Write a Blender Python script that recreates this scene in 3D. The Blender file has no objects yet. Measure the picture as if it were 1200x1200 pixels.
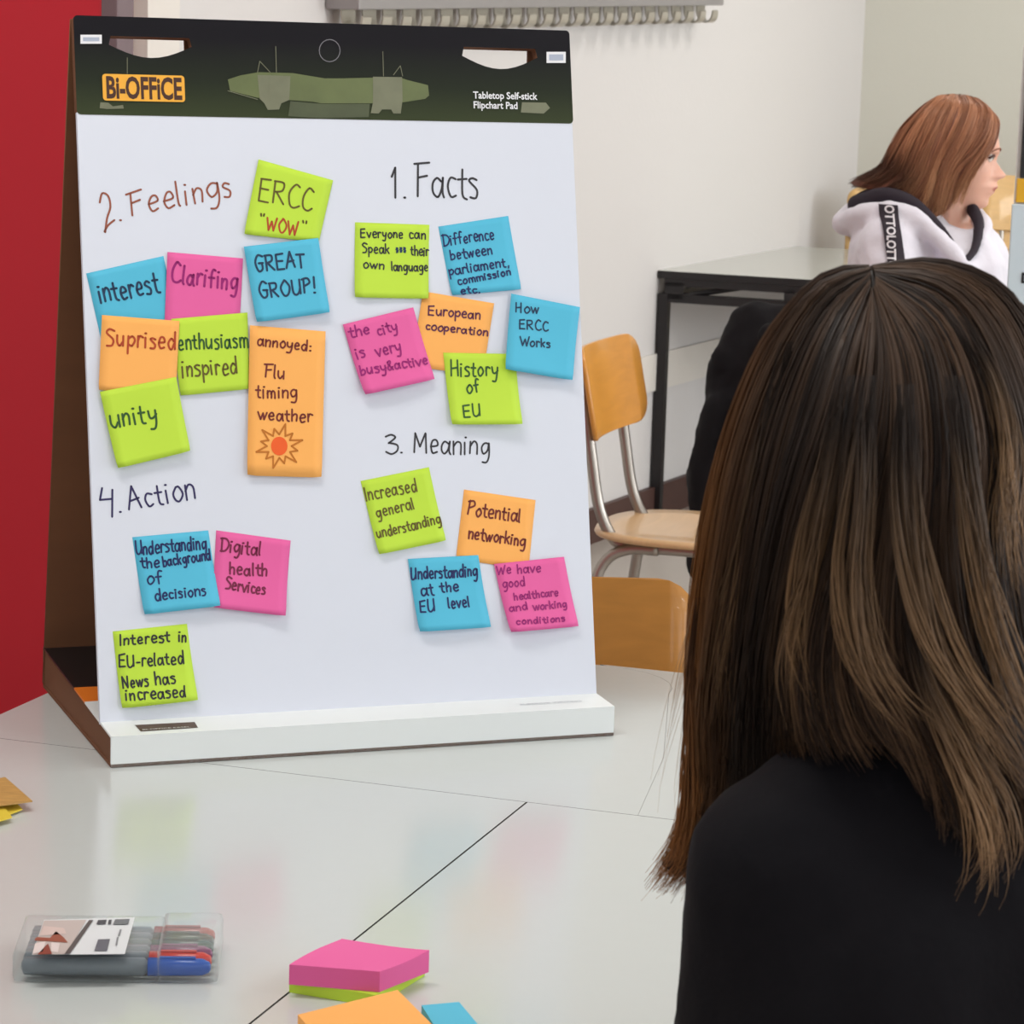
import bpy, bmesh, math, random
import numpy as np
from mathutils import Vector, Matrix
random.seed(7); rng = np.random.default_rng(7)
sc = bpy.context.scene
COL = sc.collection
# ---------------------------------------------------------------- camera
F_PX = 3250.0; PITCH, ROLL, CAM_H = 0.1714, 0.0308, 1.4282
def _axes():
    cp, sp = math.cos(PITCH), math.sin(PITCH)
    fw = Vector((0, cp, -sp)); up = Vector((0, sp, cp)); rt = Vector((1, 0, 0))
    cr, sr = math.cos(ROLL), math.sin(ROLL)
    return rt * cr + up * sr, up * cr - rt * sr, fw
RT, UP, FW = _axes(); CAM = Vector((0, 0, CAM_H))
cd = bpy.data.cameras.new('camera'); cam = bpy.data.objects.new('camera', cd); COL.objects.link(cam)
cam.matrix_world = Matrix(((RT.x, UP.x, -FW.x, 0), (RT.y, UP.y, -FW.y, 0), (RT.z, UP.z, -FW.z, CAM_H), (0, 0, 0, 1)))
cd.sensor_width = 36; cd.lens = F_PX / 1200 * 36; cd.clip_start = .05; cd.clip_end = 100
cd.dof.use_dof = True; cd.dof.focus_distance = 2.62; cd.dof.aperture_fstop = 34
sc.camera = cam
# ---------------------------------------------------------------- light and exposure
sc.view_settings.view_transform = 'Standard'; sc.view_settings.look = 'None'
sc.view_settings.gamma = 1; sc.view_settings.use_curve_mapping = False
sc.view_settings.exposure = 0.0
w = bpy.data.worlds.new('world'); sc.world = w; w.use_nodes = True
w.node_tree.nodes['Background'].inputs[0].default_value = (.80, .90, 1, 1)
w.node_tree.nodes['Background'].inputs[1].default_value = 1.0
K = Vector((1.185, 9.9, 0)); DV = Vector((.414, .910, 0)).normalized(); EV = Vector((DV.y, -DV.x, 0))   # room corner, room axes
def room(e, d, z=0): return K + EV * e + DV * d + Vector((0, 0, z))
ROOM_W, ROOM_L, ROOM_H = 7.0, 14.0, 3.0
def area(name, loc, target, sx, sy, power, col=(1, 1, 1)):
    l = bpy.data.lights.new(name, 'AREA'); l.shape = 'RECTANGLE'; l.size = sx; l.size_y = sy; l.energy = power; l.color = col
    o = bpy.data.objects.new(name, l); COL.objects.link(o); o.location = loc
    o.rotation_euler = (Vector(target) - Vector(loc)).to_track_quat('-Z', 'Y').to_euler(); return o
WINS = [-11.6, -8.2, -4.8, -1.6]
for d, pw_ in zip(WINS, (14, 25, 60, 112)):
    area('window_light', room(ROOM_W - .06, d, 1.75), room(0, d, 1.55), 2.3, 1.6, pw_, (.93, .97, 1.0))
area('window_light', room(3.4, -ROOM_L + .06, 1.75), room(3.4, 0, 1.4), 4.6, 1.6, 14, (.93, .97, 1.0))
LAMPS = [(e, d) for e in (1.7, 5.0) for d in (-11.5, -8, -4.5, -1.5)]
for e, d in LAMPS:
    area('lamp_light', room(e, d, ROOM_H - .09), room(e, d, 0), 1.2, .3, 22, (1, .96, .91))

# ---------------------------------------------------------------- helpers
def lin(c):
    c = c / 255.0
    return c / 12.92 if c <= .04045 else ((c + .055) / 1.055) ** 2.4
def rgb(r, g, b): return (lin(r), lin(g), lin(b), 1)
MATS = {}
def mat(name, col, rough=.5, metal=0, spec=.5, bump=0, bscale=50, var=0, vscale=5, stretch=(1, 1, 1), coat=0, sheen=0, sss=0, trans=0, alpha=1):
    if name in MATS: return MATS[name]
    m = bpy.data.materials.new(name); m.use_nodes = True; nt = m.node_tree; N = nt.nodes; L = nt.links
    b = N['Principled BSDF']; b.inputs['Base Color'].default_value = col; b.inputs['Roughness'].default_value = rough
    b.inputs['Metallic'].default_value = metal; b.inputs['Specular IOR Level'].default_value = spec
    b.inputs['Coat Weight'].default_value = coat; b.inputs['Sheen Weight'].default_value = sheen
    b.inputs['Subsurface Weight'].default_value = sss; b.inputs['Subsurface Scale'].default_value = .01
    b.inputs['Transmission Weight'].default_value = trans; b.inputs['Alpha'].default_value = alpha
    if bump or var:
        tc = N.new('ShaderNodeTexCoord'); mp = N.new('ShaderNodeMapping'); mp.inputs['Scale'].default_value = stretch
        L.new(tc.outputs['Object'], mp.inputs[0])
    if var:
        n = N.new('ShaderNodeTexNoise'); n.inputs['Scale'].default_value = vscale; n.inputs['Detail'].default_value = 5
        L.new(mp.outputs[0], n.inputs[0])
        h = N.new('ShaderNodeMixRGB'); h.inputs[1].default_value = tuple(x * (1 - var) for x in col[:3]) + (1,)
        h.inputs[2].default_value = tuple(min(1, x * (1 + var)) for x in col[:3]) + (1,)
        L.new(n.outputs['Fac'], h.inputs[0]); L.new(h.outputs[0], b.inputs['Base Color'])
    if bump:
        n = N.new('ShaderNodeTexNoise'); n.inputs['Scale'].default_value = bscale; n.inputs['Detail'].default_value = 4
        L.new(mp.outputs[0], n.inputs[0])
        bp = N.new('ShaderNodeBump'); bp.inputs['Strength'].default_value = bump; bp.inputs['Distance'].default_value = .01
        L.new(n.outputs['Fac'], bp.inputs['Height']); L.new(bp.outputs[0], b.inputs['Normal'])
    MATS[name] = m; return m
def tag(o, label=None, cat=None, group=None, kind=None):
    for k, v in (('label', label), ('category', cat), ('group', group), ('kind', kind)):
        if v: o[k] = v
    return o
def empty(name, loc, rz=0):
    o = bpy.data.objects.new(name, None); COL.objects.link(o); o.location = loc; o.rotation_euler = (0, 0, rz); o.empty_display_size = .05
    return o
PEND = []
def link(name, me, m=None, parent=None, smooth=False, world=False):
    """world=True: the vertices are world coordinates although the object has a parent"""
    o = bpy.data.objects.new(name, me); COL.objects.link(o)
    if m is not None:
        for mm in (m if isinstance(m, (list, tuple)) else [m]): me.materials.append(mm)
    if smooth: me.polygons.foreach_set('use_smooth', [True] * len(me.polygons))
    if parent is not None:
        o.parent = parent
        if world: o.matrix_parent_inverse = wm(parent).inverted()
    return o
def wm(o):
    m = Matrix.LocRotScale(o.location, o.rotation_euler, o.scale)
    return (wm(o.parent) @ o.matrix_parent_inverse @ m) if o.parent else m
def from_bm(name, bm, m=None, parent=None, smooth=False, world=False):
    bmesh.ops.recalc_face_normals(bm, faces=bm.faces)
    me = bpy.data.meshes.new(name); bm.to_mesh(me); bm.free()
    return link(name, me, m, parent, smooth, world)
def recenter(o):
    """move the origin of a top-level mesh to its own centre-bottom"""
    me = o.data; co = np.empty(len(me.vertices) * 3); me.vertices.foreach_get('co', co); co = co.reshape(-1, 3)
    c = (co.min(0) + co.max(0)) / 2; c[2] = co[:, 2].min(); me.vertices.foreach_set('co', (co - c).ravel()); o.location = c; me.update(); return o
def box(bm, c, s, rot=None, bev=0):
    r = bmesh.ops.create_cube(bm, size=1); vs = r['verts']
    bmesh.ops.scale(bm, vec=s, verts=vs)
    if bev:
        es = list({e for v in vs for e in v.link_edges}); q = bmesh.ops.bevel(bm, geom=es, offset=bev, segments=2, affect='EDGES', profile=.6)
        vs = list({v for f in q['faces'] for v in f.verts} | {v for v in vs if v.is_valid})
    if rot: bmesh.ops.transform(bm, matrix=rot, verts=vs)
    bmesh.ops.translate(bm, vec=c, verts=vs)
def prism(bm, pts, z0, z1):
    a = [bm.verts.new((x, y, z0)) for x, y in pts]; b = [bm.verts.new((x, y, z1)) for x, y in pts]; n = len(pts)
    bm.faces.new(a[::-1]); bm.faces.new(b)
    for i in range(n): bm.faces.new((a[i], a[(i + 1) % n], b[(i + 1) % n], b[i]))
def smooth_path(P, n=6):
    P = [Vector(p) for p in P]; out = []
    for i in range(len(P) - 1):
        p0 = P[max(i - 1, 0)]; p1 = P[i]; p2 = P[i + 1]; p3 = P[min(i + 2, len(P) - 1)]
        for k in range(n):
            t = k / n; t2 = t * t; t3 = t2 * t
            out.append(.5 * ((2 * p1) + (p2 - p0) * t + (2 * p0 - 5 * p1 + 4 * p2 - p3) * t2 + (3 * p1 - p0 - 3 * p2 + p3) * t3))
    out.append(P[-1]); return out
def tube(bm, P, r, seg=8, cap=True, r2=None):
    P = [Vector(p) for p in P]; rings = []; nrm = None
    for i, p in enumerate(P):
        d = (P[min(i + 1, len(P) - 1)] - P[max(i - 1, 0)]).normalized()
        if nrm is None:
            nrm = d.cross(Vector((0, 0, 1)))
            if nrm.length < .1: nrm = d.cross(Vector((1, 0, 0)))
            nrm.normalize()
        nrm = (nrm - d * nrm.dot(d)).normalized(); bn = d.cross(nrm)
        rr = r if r2 is None else r + (r2 - r) * i / (len(P) - 1)
        rings.append([bm.verts.new(p + (nrm * math.cos(a) + bn * math.sin(a)) * rr) for a in [2 * math.pi * k / seg for k in range(seg)]])
    for a, b in zip(rings[:-1], rings[1:]):
        for k in range(seg): bm.faces.new((a[k], a[(k + 1) % seg], b[(k + 1) % seg], b[k]))
    if cap: bm.faces.new(rings[0][::-1]); bm.faces.new(rings[-1])
def cone_capsule(bm, a, b, ra, rb, seg=12):
    a = Vector(a); b = Vector(b); d = (b - a)
    L = d.length; d.normalize(); pts = []
    R = []
    for k in range(5): t = math.pi / 2 * (1 - k / 4); R.append((-math.sin(t) * ra, math.cos(t) * ra))
    for k in range(5): t = math.pi / 2 * k / 4; R.append((L + math.sin(t) * rb, math.cos(t) * rb))
    q = d.to_track_quat('Z', 'Y').to_matrix(); rings = []
    for z, r in R:
        r = max(r, 1e-4); rings.append([bm.verts.new(a + q @ Vector((math.cos(t) * r, math.sin(t) * r, z))) for t in [2 * math.pi * k / seg for k in range(seg)]])
    for p, s in zip(rings[:-1], rings[1:]):
        for k in range(seg): bm.faces.new((p[k], p[(k + 1) % seg], s[(k + 1) % seg], s[k]))
    bm.faces.new(rings[0][::-1]); bm.faces.new(rings[-1])
def ellipsoid(bm, c, r, rot=None):
    q = bmesh.ops.create_uvsphere(bm, u_segments=20, v_segments=12, radius=1); vs = q['verts']
    bmesh.ops.scale(bm, vec=r, verts=vs)
    if rot: bmesh.ops.transform(bm, matrix=rot, verts=vs)
    bmesh.ops.translate(bm, vec=c, verts=vs)
def remesh(o, vox, it=6, noise=0, nsize=.1):
    r = o.modifiers.new('remesh', 'REMESH'); r.mode = 'VOXEL'; r.voxel_size = vox; r.use_smooth_shade = True
    s = o.modifiers.new('smooth', 'SMOOTH'); s.iterations = it; s.factor = .6
    if noise:
        t = bpy.data.textures.new('folds', 'CLOUDS'); t.noise_scale = nsize; t.noise_depth = 2
        d = o.modifiers.new('folds', 'DISPLACE'); d.texture = t; d.strength = noise; d.texture_coords = 'LOCAL'
    return o
def ray(px, py): return (FW + RT * ((px - 600) / F_PX) - UP * ((py - 600) / F_PX))
def at_z(px, py, z): d = ray(px, py); return CAM + d * ((z - CAM_H) / d.z)
def at_y(px, py, y): d = ray(px, py); return CAM + d * (y / d.y)
def curve_mesh(name, loops, depth=0, m=None):
    """filled flat shape (outer loop plus holes) as a mesh in the XY plane"""
    cu = bpy.data.curves.new('tmp', 'CURVE'); cu.dimensions = '2D'; cu.fill_mode = 'BOTH'; cu.extrude = depth / 2
    for lp in loops:
        s = cu.splines.new('POLY'); s.points.add(len(lp) - 1); s.use_cyclic_u = True
        for i, (x, y) in enumerate(lp): s.points[i].co = (x, y, 0, 1)
    return _conv(name, cu)
def _conv(name, cu):
    o = bpy.data.objects.new('tmp', cu); COL.objects.link(o); bpy.context.view_layer.update()
    me = bpy.data.meshes.new_from_object(o.evaluated_get(bpy.context.evaluated_depsgraph_get())); me.name = name
    bpy.data.objects.remove(o); return me
def text_mesh(name, body, size, align='LEFT', depth=0.0001, bold=0, shear=0, sx=1):
    cu = bpy.data.curves.new('tmp', 'FONT'); cu.body = body; cu.size = size; cu.align_x = align; cu.extrude = depth; cu.offset = bold; cu.shear = shear; cu.resolution_u = 3
    me = _conv(name, cu); me.transform(Matrix.Diagonal((sx, 1, 1, 1))); return me

# ---------------------------------------------------------------- materials
M_sheet = mat('paper_sheet', rgb(218, 222, 234), .6, bump=.03, bscale=8)
M_board = mat('white_card', rgb(232, 236, 236), .45)
M_kraft = mat('kraft_card', rgb(112, 70, 42), .85, var=.15, vscale=6, stretch=(1, 1, 8))
M_table = mat('table_laminate', rgb(200, 205, 204), .17, spec=.5, bump=.015, bscale=30)
M_seam = mat('table_edge', rgb(84, 82, 80), .6)
M_blackmetal = mat('black_metal', rgb(22, 20, 22), .4)
M_chrome = mat('tube_metal', rgb(165, 158, 150), .32, metal=.85)
M_dkprint = mat('black_print', rgb(16, 15, 18), .4)
def wood(name, c):
    if name in MATS: return MATS[name]
    m = mat(name, c, .32, coat=.3); nt = m.node_tree; N = nt.nodes; L = nt.links
    tc = N.new('ShaderNodeTexCoord'); mp = N.new('ShaderNodeMapping'); mp.inputs['Scale'].default_value = (1.2, 9, 9)
    n = N.new('ShaderNodeTexNoise'); n.inputs['Scale'].default_value = 6; n.inputs['Detail'].default_value = 6; n.inputs['Distortion'].default_value = .6
    mx = N.new('ShaderNodeMixRGB'); mx.inputs[1].default_value = tuple(x * .82 for x in c[:3]) + (1,); mx.inputs[2].default_value = tuple(min(1, x * 1.12) for x in c[:3]) + (1,)
    L.new(tc.outputs['Object'], mp.inputs[0]); L.new(mp.outputs[0], n.inputs[0]); L.new(n.outputs['Fac'], mx.inputs[0]); L.new(mx.outputs[0], N['Principled BSDF'].inputs['Base Color'])
    return m
NOTE = {'green': mat('note_green', rgb(190, 224, 62), .7), 'blue': mat('note_blue', rgb(82, 186, 218), .7),
        'pink': mat('note_pink', rgb(230, 96, 162), .7), 'orange': mat('note_orange', rgb(252, 178, 92), .7)}
INKC = {'navy': (18, 32, 92), 'black': (38, 38, 44), 'grey': (48, 46, 52), 'brownred': (150, 82, 62), 'magenta': (150, 6, 110), 'dkgreen': (38, 82, 30),
        'olive': (96, 84, 20), 'rust': (176, 62, 20), 'dkred': (112, 26, 22), 'indigo': (44, 36, 88), 'maroon': (118, 12, 62), 'plum': (92, 24, 66), 'orange': (238, 92, 20), 'amber': (190, 110, 20), 'petrol': (14, 50, 84)}
def ink(n): return mat('ink_' + n, rgb(*INKC[n]), .6)

# ---------------------------------------------------------------- the room
def wall(name, e0, d0, e1, d1, z0, z1, t, m):
    a = room(e0, d0); b = room(e1, d1); dr = (b - a); L = dr.length; dr.normalize(); n = Vector((dr.y, -dr.x, 0))
    bm = bmesh.new(); ps = [a, b, b + n * t, a + n * t]; prism(bm, [(p.x, p.y) for p in ps], z0, z1)
    o = from_bm(name, bm, m); recenter(o); o['kind'] = 'structure'; return o
M_wall = mat('wall_paint', rgb(212, 208, 206), .75, bump=.06, bscale=60)
M_wallg = mat('wall_paint_green', rgb(214, 213, 202), .75, bump=.06, bscale=60)
M_ceil = mat('ceiling_paint', rgb(235, 234, 230), .8)
M_floor = mat('floor_vinyl', rgb(176, 168, 160), .35, var=.06, vscale=30, bump=.01)
M_skirt = mat('baseboard_wood', rgb(74, 48, 42), .5, var=.15, vscale=6)
wall('wall_left', 0, 0, 0, -ROOM_L, 0, ROOM_H, .15, M_wall)
wall('wall_back', -.15, 0, ROOM_W + .15, 0, 0, ROOM_H, -.15, M_wallg)
wall('wall_front', -.15, -ROOM_L, ROOM_W + .15, -ROOM_L, 0, .95, .15, M_wall)
wall('wall_front_upper', -.15, -ROOM_L, ROOM_W + .15, -ROOM_L, 2.55, ROOM_H, .15, M_wall)
wall('wall_front_pier', -.15, -ROOM_L, 1.1, -ROOM_L, .95, 2.55, .15, M_wall)
wall('wall_front_pier', 5.7, -ROOM_L, ROOM_W + .15, -ROOM_L, .95, 2.55, .15, M_wall)
wall('wall_right', ROOM_W, 0, ROOM_W, -ROOM_L, 0, .95, -.15, M_wall)
wall('wall_right_upper', ROOM_W, 0, ROOM_W, -ROOM_L, 2.55, ROOM_H, -.15, M_wall)
edges = [0] + sorted([x for d in WINS for x in (d - 1.15, d + 1.15)], reverse=True) + [-ROOM_L]
for i in range(0, len(edges), 2): wall('wall_right_pier', ROOM_W, edges[i], ROOM_W, edges[i + 1], .95, 2.55, -.15, M_wall)
M_frame = mat('window_frame', rgb(235, 235, 232), .4)
def window(n, a, b):
    """frame between floor points a and b, sill height .95 to 2.55"""
    dr = (b - a).normalized(); L = (b - a).length; c = (a + b) / 2
    root = empty('window_%d' % n, (c.x, c.y, .95), math.atan2(dr.y, dr.x)); root['kind'] = 'structure'
    bm = bmesh.new()
    for x in (-L / 2 + .03, 0, L / 2 - .03): box(bm, (x, 0, .8), (.06, .06, 1.6))
    for z in (.03, 1.57): box(bm, (0, 0, z), (L, .06, .06))
    from_bm('window_frame', bm, M_frame, root)
for i, d in enumerate(WINS): window(i + 1, room(ROOM_W + .075, d - 1.15), room(ROOM_W + .075, d + 1.15))
window(5, room(1.1, -ROOM_L - .075), room(5.7, -ROOM_L - .075))
bm = bmesh.new(); prism(bm, [(p.x, p.y) for p in (room(-.15, .15), room(ROOM_W + .15, .15), room(ROOM_W + .15, -ROOM_L - .15), room(-.15, -ROOM_L - .15))][::-1], -.1, 0)
recenter(from_bm('floor', bm, M_floor))['kind'] = 'structure'
bm = bmesh.new(); prism(bm, [(p.x, p.y) for p in (room(-.15, .15), room(ROOM_W + .15, .15), room(ROOM_W + .15, -ROOM_L - .15), room(-.15, -ROOM_L - .15))][::-1], ROOM_H, ROOM_H + .1)
recenter(from_bm('ceiling', bm, M_ceil))['kind'] = 'structure'
def strip(name, e, d0, d1, z0, z1, t, m):
    bm = bmesh.new(); ps = [room(e, d0), room(e, d1), room(e + t, d1), room(e + t, d0)]
    prism(bm, [(p.x, p.y) for p in ps], z0, z1); o = from_bm(name, bm, m); recenter(o); o['kind'] = 'structure'; return o
strip('baseboard_left', 0.001, -.001, -ROOM_L + .001, 0, .10, .018, M_skirt)
bm = bmesh.new(); ps = [room(.02, -.001), room(ROOM_W - .002, -.001), room(ROOM_W - .002, -.019), room(.02, -.019)]
prism(bm, [(p.x, p.y) for p in ps], 0, .10); recenter(from_bm('baseboard_back', bm, M_skirt))['kind'] = 'structure'
M_trunk = mat('trunking', rgb(222, 216, 208), .6)
strip('trim_1', 0.001, -.3, -4.4, .39, .50, .008, M_trunk)
strip('trim_2', 0.001, -4.63, -4.75, 0.1, 2.99, .035, M_trunk)
for e, d in LAMPS:
    c = room(e, d, ROOM_H - .06); root = empty('ceiling_lamp', c, math.atan2(EV.y, EV.x))
    tag(root, 'long white ceiling light, %s row, %s' % ('window side' if e > 3 else 'white wall side', {-1.5: 'nearest the far wall', -4.5: 'second from the far wall', -8: 'third from the far wall', -11.5: 'furthest from the far wall'}[d]), 'ceiling lamp', 'ceiling lamps in two rows')
    bm = bmesh.new(); box(bm, (0, 0, .03), (1.3, .36, .055), bev=.004); from_bm('housing', bm, M_frame, root)

# ---------------------------------------------------------------- tables
A0 = Vector((-.481, 2.566)); AV = Vector((.950, -.313)).normalized(); BV = Vector((-AV.y, AV.x))
def ab(a, b): return A0 + AV * a + BV * b
M_leg = mat('table_leg', rgb(150, 150, 150), .4, metal=.6)
def table(pts, label, round_=None):
    """pts: outline in (a,b) table coordinates"""
    P = [ab(*p) for p in pts]; cx = sum(p.x for p in P) / len(P); cy = sum(p.y for p in P) / len(P)
    root = empty('table', (cx, cy, 0)); tag(root, label, 'table')
    def inset(k): return [(cx + (p.x - cx) * k - cx, cy + (p.y - cy) * k - cy) for p in P]
    bm = bmesh.new(); prism(bm, inset(1), .726, .75)
    o = from_bm('tabletop', bm, [M_table, M_seam], root)
    for f in o.data.polygons:
        if abs(f.normal.z) < .5: f.material_index = 1
    bm = bmesh.new()
    xs = inset(.86); n = len(xs)
    for i in range(n):
        a = Vector(xs[i] + (.705,)); b = Vector(xs[(i + 1) % n] + (.705,)); d = (b - a)
        if d.length < .15: continue
        box(bm, (a + b) / 2, (d.length, .02, .04), Matrix.Rotation(math.atan2(d.y, d.x), 4, 'Z'))
    from_bm('table_frame', bm, M_leg, root)
    used = []
    for x, y in xs:
        if any((Vector((x, y)) - Vector(u)).length < .2 for u in used): continue
        used.append((x, y)); bm = bmesh.new(); tube(bm, [(x, y, 0.0), (x, y, .725)], .016, 12); from_bm('leg', bm, M_leg, root, True)
    return root
G = .0009
table([(-.87, -.72), (.529 - G, -.72), (.529 - G, -G), (-.87, -G)], 'light grey laminate table at lower left carrying the marker case')
table([(.529 + G, -.72), (1.93, -.72), (1.93, -G), (.529 + G, -G)], 'light grey laminate table in front of the dark haired person with sticky note pads')
arc = []
for k in range(7):
    t = k / 6 * math.pi / 2; arc.append((.535 - .095 + .095 * math.sin(t), .552 - .095 + .095 * math.cos(t)))
table([(-.045, 0), (.632, 0), (.60, .2)] + arc[::-1] + [(-.045, .552)], 'light grey laminate table with a rounded corner under the flip chart')
GS = .00025
table([(.632 + GS, 0), (1.9, 0), (1.9, .556), (.43, .556)] + [(a + GS, b + GS) for a, b in arc] + [(.60 + GS, .2)], 'light grey laminate table behind the head of long brown hair')

# ---------------------------------------------------------------- red partition at the left
M_red = mat('red_board', rgb(196, 20, 40), .55, bump=.02, bscale=80)
p0 = Vector((-.1775 * 3.25, 3.25, 0)); p0.x = at_y(136, 20, 3.25).x
p1 = p0 - EV * 1.16
root = empty('partition_panel', p0, math.atan2(-EV.y, -EV.x)); tag(root, 'tall bright red partition board at the left edge behind the flip chart', 'partition')
bm = bmesh.new(); box(bm, (.58, 0, 1.22), (1.14, .03, 2.36), bev=.003); from_bm('red_board', bm, M_red, root)
bm = bmesh.new(); box(bm, (-.002, 0, 1.22), (.022, .036, 2.44), bev=.002); from_bm('edge_post', bm, mat('mauve_post', rgb(112, 88, 92), .5), root)
bm = bmesh.new(); box(bm, (1.158, 0, 1.22), (.016, .036, 2.44), bev=.002); from_bm('edge_post', bm, MATS['mauve_post'], root)
bm = bmesh.new(); box(bm, (.58, 0, .02), (1.14, .036, .04)); box(bm, (.58, 0, 2.42), (1.14, .036, .04)); from_bm('rail', bm, MATS['mauve_post'], root)

# ---------------------------------------------------------------- flip chart
O = Vector((-.3613, 2.4706, .75)); YAW, LEAN = .3612, .2068; HS, BD, BH, LG, BHB = .6644, .3252, .0278, .0468, .0412
U = Vector((math.cos(YAW), math.sin(YAW), 0)); Bk = Vector((-math.sin(YAW), math.cos(YAW), 0)); Z = Vector((0, 0, 1)); W = .5
V = Bk * math.sin(LEAN) + Z * math.cos(LEAN); NRM = U.cross(V)          # NRM points to the viewer
S0 = O + Bk * LG + Z * (BH + (BHB - BH) * LG / BD)
MS = Matrix.Translation(S0) @ Matrix((U, V, NRM)).transposed().to_4x4()    # sheet frame: x right, y up the sheet, z to the viewer
MSI = MS.inverted()
def uv(px, py, lift=0):
    d = ray(px, py); t = ((S0 + NRM * lift) - CAM).dot(NRM) / d.dot(NRM); p = MSI @ (CAM + d * t); return (p.x, p.y)
chart = empty('tabletop_flipchart', O, YAW)
tag(chart, 'white tabletop flip chart pad with black header covered in sticky notes', 'flip chart')
HB = uv(86, 134)[1]; HTOP = HS + .001
def arc_hole(pl, pr, pm, n=10):
    """flat top, curved bottom hand hole from pixel corners"""
    (x0, y0), (x1, y1), (xm, ym) = uv(*pl), uv(*pr), uv(*pm); pts = []
    yt = (y0 + y1) / 2; dp = yt - ym
    for k in range(n + 1):
        t = k / n; xx = x0 + (x1 - x0) * t; pts.append((xx, yt - dp * (.42 + .58 * math.sin(math.pi * t))))
    return [(x0 + .002, yt)] + pts + [(x1 - .002, yt)]
H1 = arc_hole((127, 43), (224, 44), (176, 68)); H2 = arc_hole((541, 55.5), (629, 57), (586, 81))
def rrect(x0, y0, x1, y1, r, n=4):
    out = []
    for cx, cy, a in ((x1 - r, y1 - r, 0), (x0 + r, y1 - r, 1), (x0 + r, y0 + r, 2), (x1 - r, y0 + r, 3)):
        for k in range(n + 1): t = (a + k / n) * math.pi / 2; out.append((cx + r * math.cos(t), cy + r * math.sin(t)))
    return out
def on_sheet(me, name, m, z, parent=None, top=None):
    me.transform(MS @ Matrix.Translation((0, 0, z))); return link(name, me, m, parent or chart, False, True)
# sheet pad (a block of paper) under the header
bm = bmesh.new(); box(bm, (W / 2, (HB + .002) / 2, -.003), (W, HB + .002, .006)); bmesh.ops.transform(bm, matrix=MS, verts=bm.verts)
pad = from_bm('paper_pad', bm, M_sheet, chart, world=True)
bm = bmesh.new(); box(bm, (W / 2, HB / 2 - .005, -.0082), (W - .004, HB + .004, .004)); bmesh.ops.transform(bm, matrix=MS, verts=bm.verts)
from_bm('front_panel', bm, M_kraft, chart, world=True)
M_head = mat('header_print', rgb(32, 30, 34), .5, spec=.15)
nt = M_head.node_tree; N = nt.nodes; L = nt.links; tc = N.new('ShaderNodeTexCoord'); sp = N.new('ShaderNodeSeparateXYZ'); cr = N.new('ShaderNodeValToRGB')
mr = N.new('ShaderNodeMapRange'); mr.inputs[1].default_value = (MS @ Vector((0, HB, 0))).z; mr.inputs[2].default_value = (MS @ Vector((0, HTOP, 0))).z; L.new(tc.outputs['Object'], sp.inputs[0])   # printed picture: dark above, olive along its lower border
L.new(sp.outputs['Z'], mr.inputs[0]); cr.color_ramp.elements[0].position = .0; cr.color_ramp.elements[0].color = rgb(56, 64, 40)
cr.color_ramp.elements[1].position = .8; cr.color_ramp.elements[1].color = rgb(20, 18, 24); e_ = cr.color_ramp.elements.new(.35); e_.color = rgb(36, 42, 30)
L.new(mr.outputs[0], cr.inputs[0]); L.new(cr.outputs[0], N['Principled BSDF'].inputs['Base Color'])
M_headg = M_head
me = curve_mesh('header_board', [rrect(0, HB, W + .0008, HTOP, .004), H1, H2], .011)
head = on_sheet(me, 'header_board', [M_headg, M_kraft], -.0050)
for f in head.data.polygons:
    if f.normal.dot(NRM) < .5: f.material_index = 1
ZF = .00075
def flat(name, pts, m, z=ZF, px=True, parent=head):
    loop = [uv(*p) for p in pts] if px else pts
    me = curve_mesh(name, [loop], 0); return on_sheet(me, name, m, z, parent)
M_ol = mat('print_olive', rgb(96, 106, 62), .45, var=.35, vscale=25); M_ol2 = mat('print_olive_dark', rgb(70, 78, 50), .45, var=.3, vscale=30)
M_ol3 = mat('print_olive_pale', rgb(112, 114, 90), .45, var=.3, vscale=40)
pl = lambda X, Y: (60 + X / 3.75, Y / 3.75)
pr_ = lambda X, Y: (370 + X / 3.75, Y / 3.75)
flat('printed_marker', [pl(775, 350), pl(830, 332), pl(910, 318), pl(1060, 322), pl(1200, 345), pr_(120, 345), pr_(250, 342), pr_(380, 345), pr_(400, 352), pr_(492, 375), pr_(497, 420), pr_(480, 435), pr_(385, 450), pr_(250, 455), pr_(20, 455), pl(1150, 448), pl(1040, 440), pl(905, 430), pl(785, 400)], M_ol, ZF + .0002)
flat('printed_clip', [pl(905, 330), pl(1050, 335), pl(1045, 440), pl(1010, 455), pl(1000, 482), pl(950, 484), pl(935, 455), pl(915, 435)], M_ol3, ZF + .0004)
flat('printed_clip', [pr_(250, 338), pr_(378, 340), pr_(380, 440), pr_(372, 500), pr_(340, 500), pr_(330, 482), pr_(290, 482), pr_(275, 500), pr_(240, 498), pr_(250, 450)], M_ol3, ZF + .0004)
flat('printed_shade', [pl(1050, 445), pr_(20, 457), pr_(236, 457), pr_(232, 515), pr_(20, 520), pl(1040, 512)], M_ol2, ZF + .0002)
flat('printed_clip', [pr_(905, 450), pr_(1010, 452), pr_(1028, 475), pr_(1000, 500), pr_(900, 495)], M_ol3, ZF + .0002)
flat('printed_clip', [pl(215, 450), pl(250, 452), pl(270, 468), pl(315, 462), pl(318, 478), pl(245, 480), pl(212, 476)], M_ol3, ZF + .0002)
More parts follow.
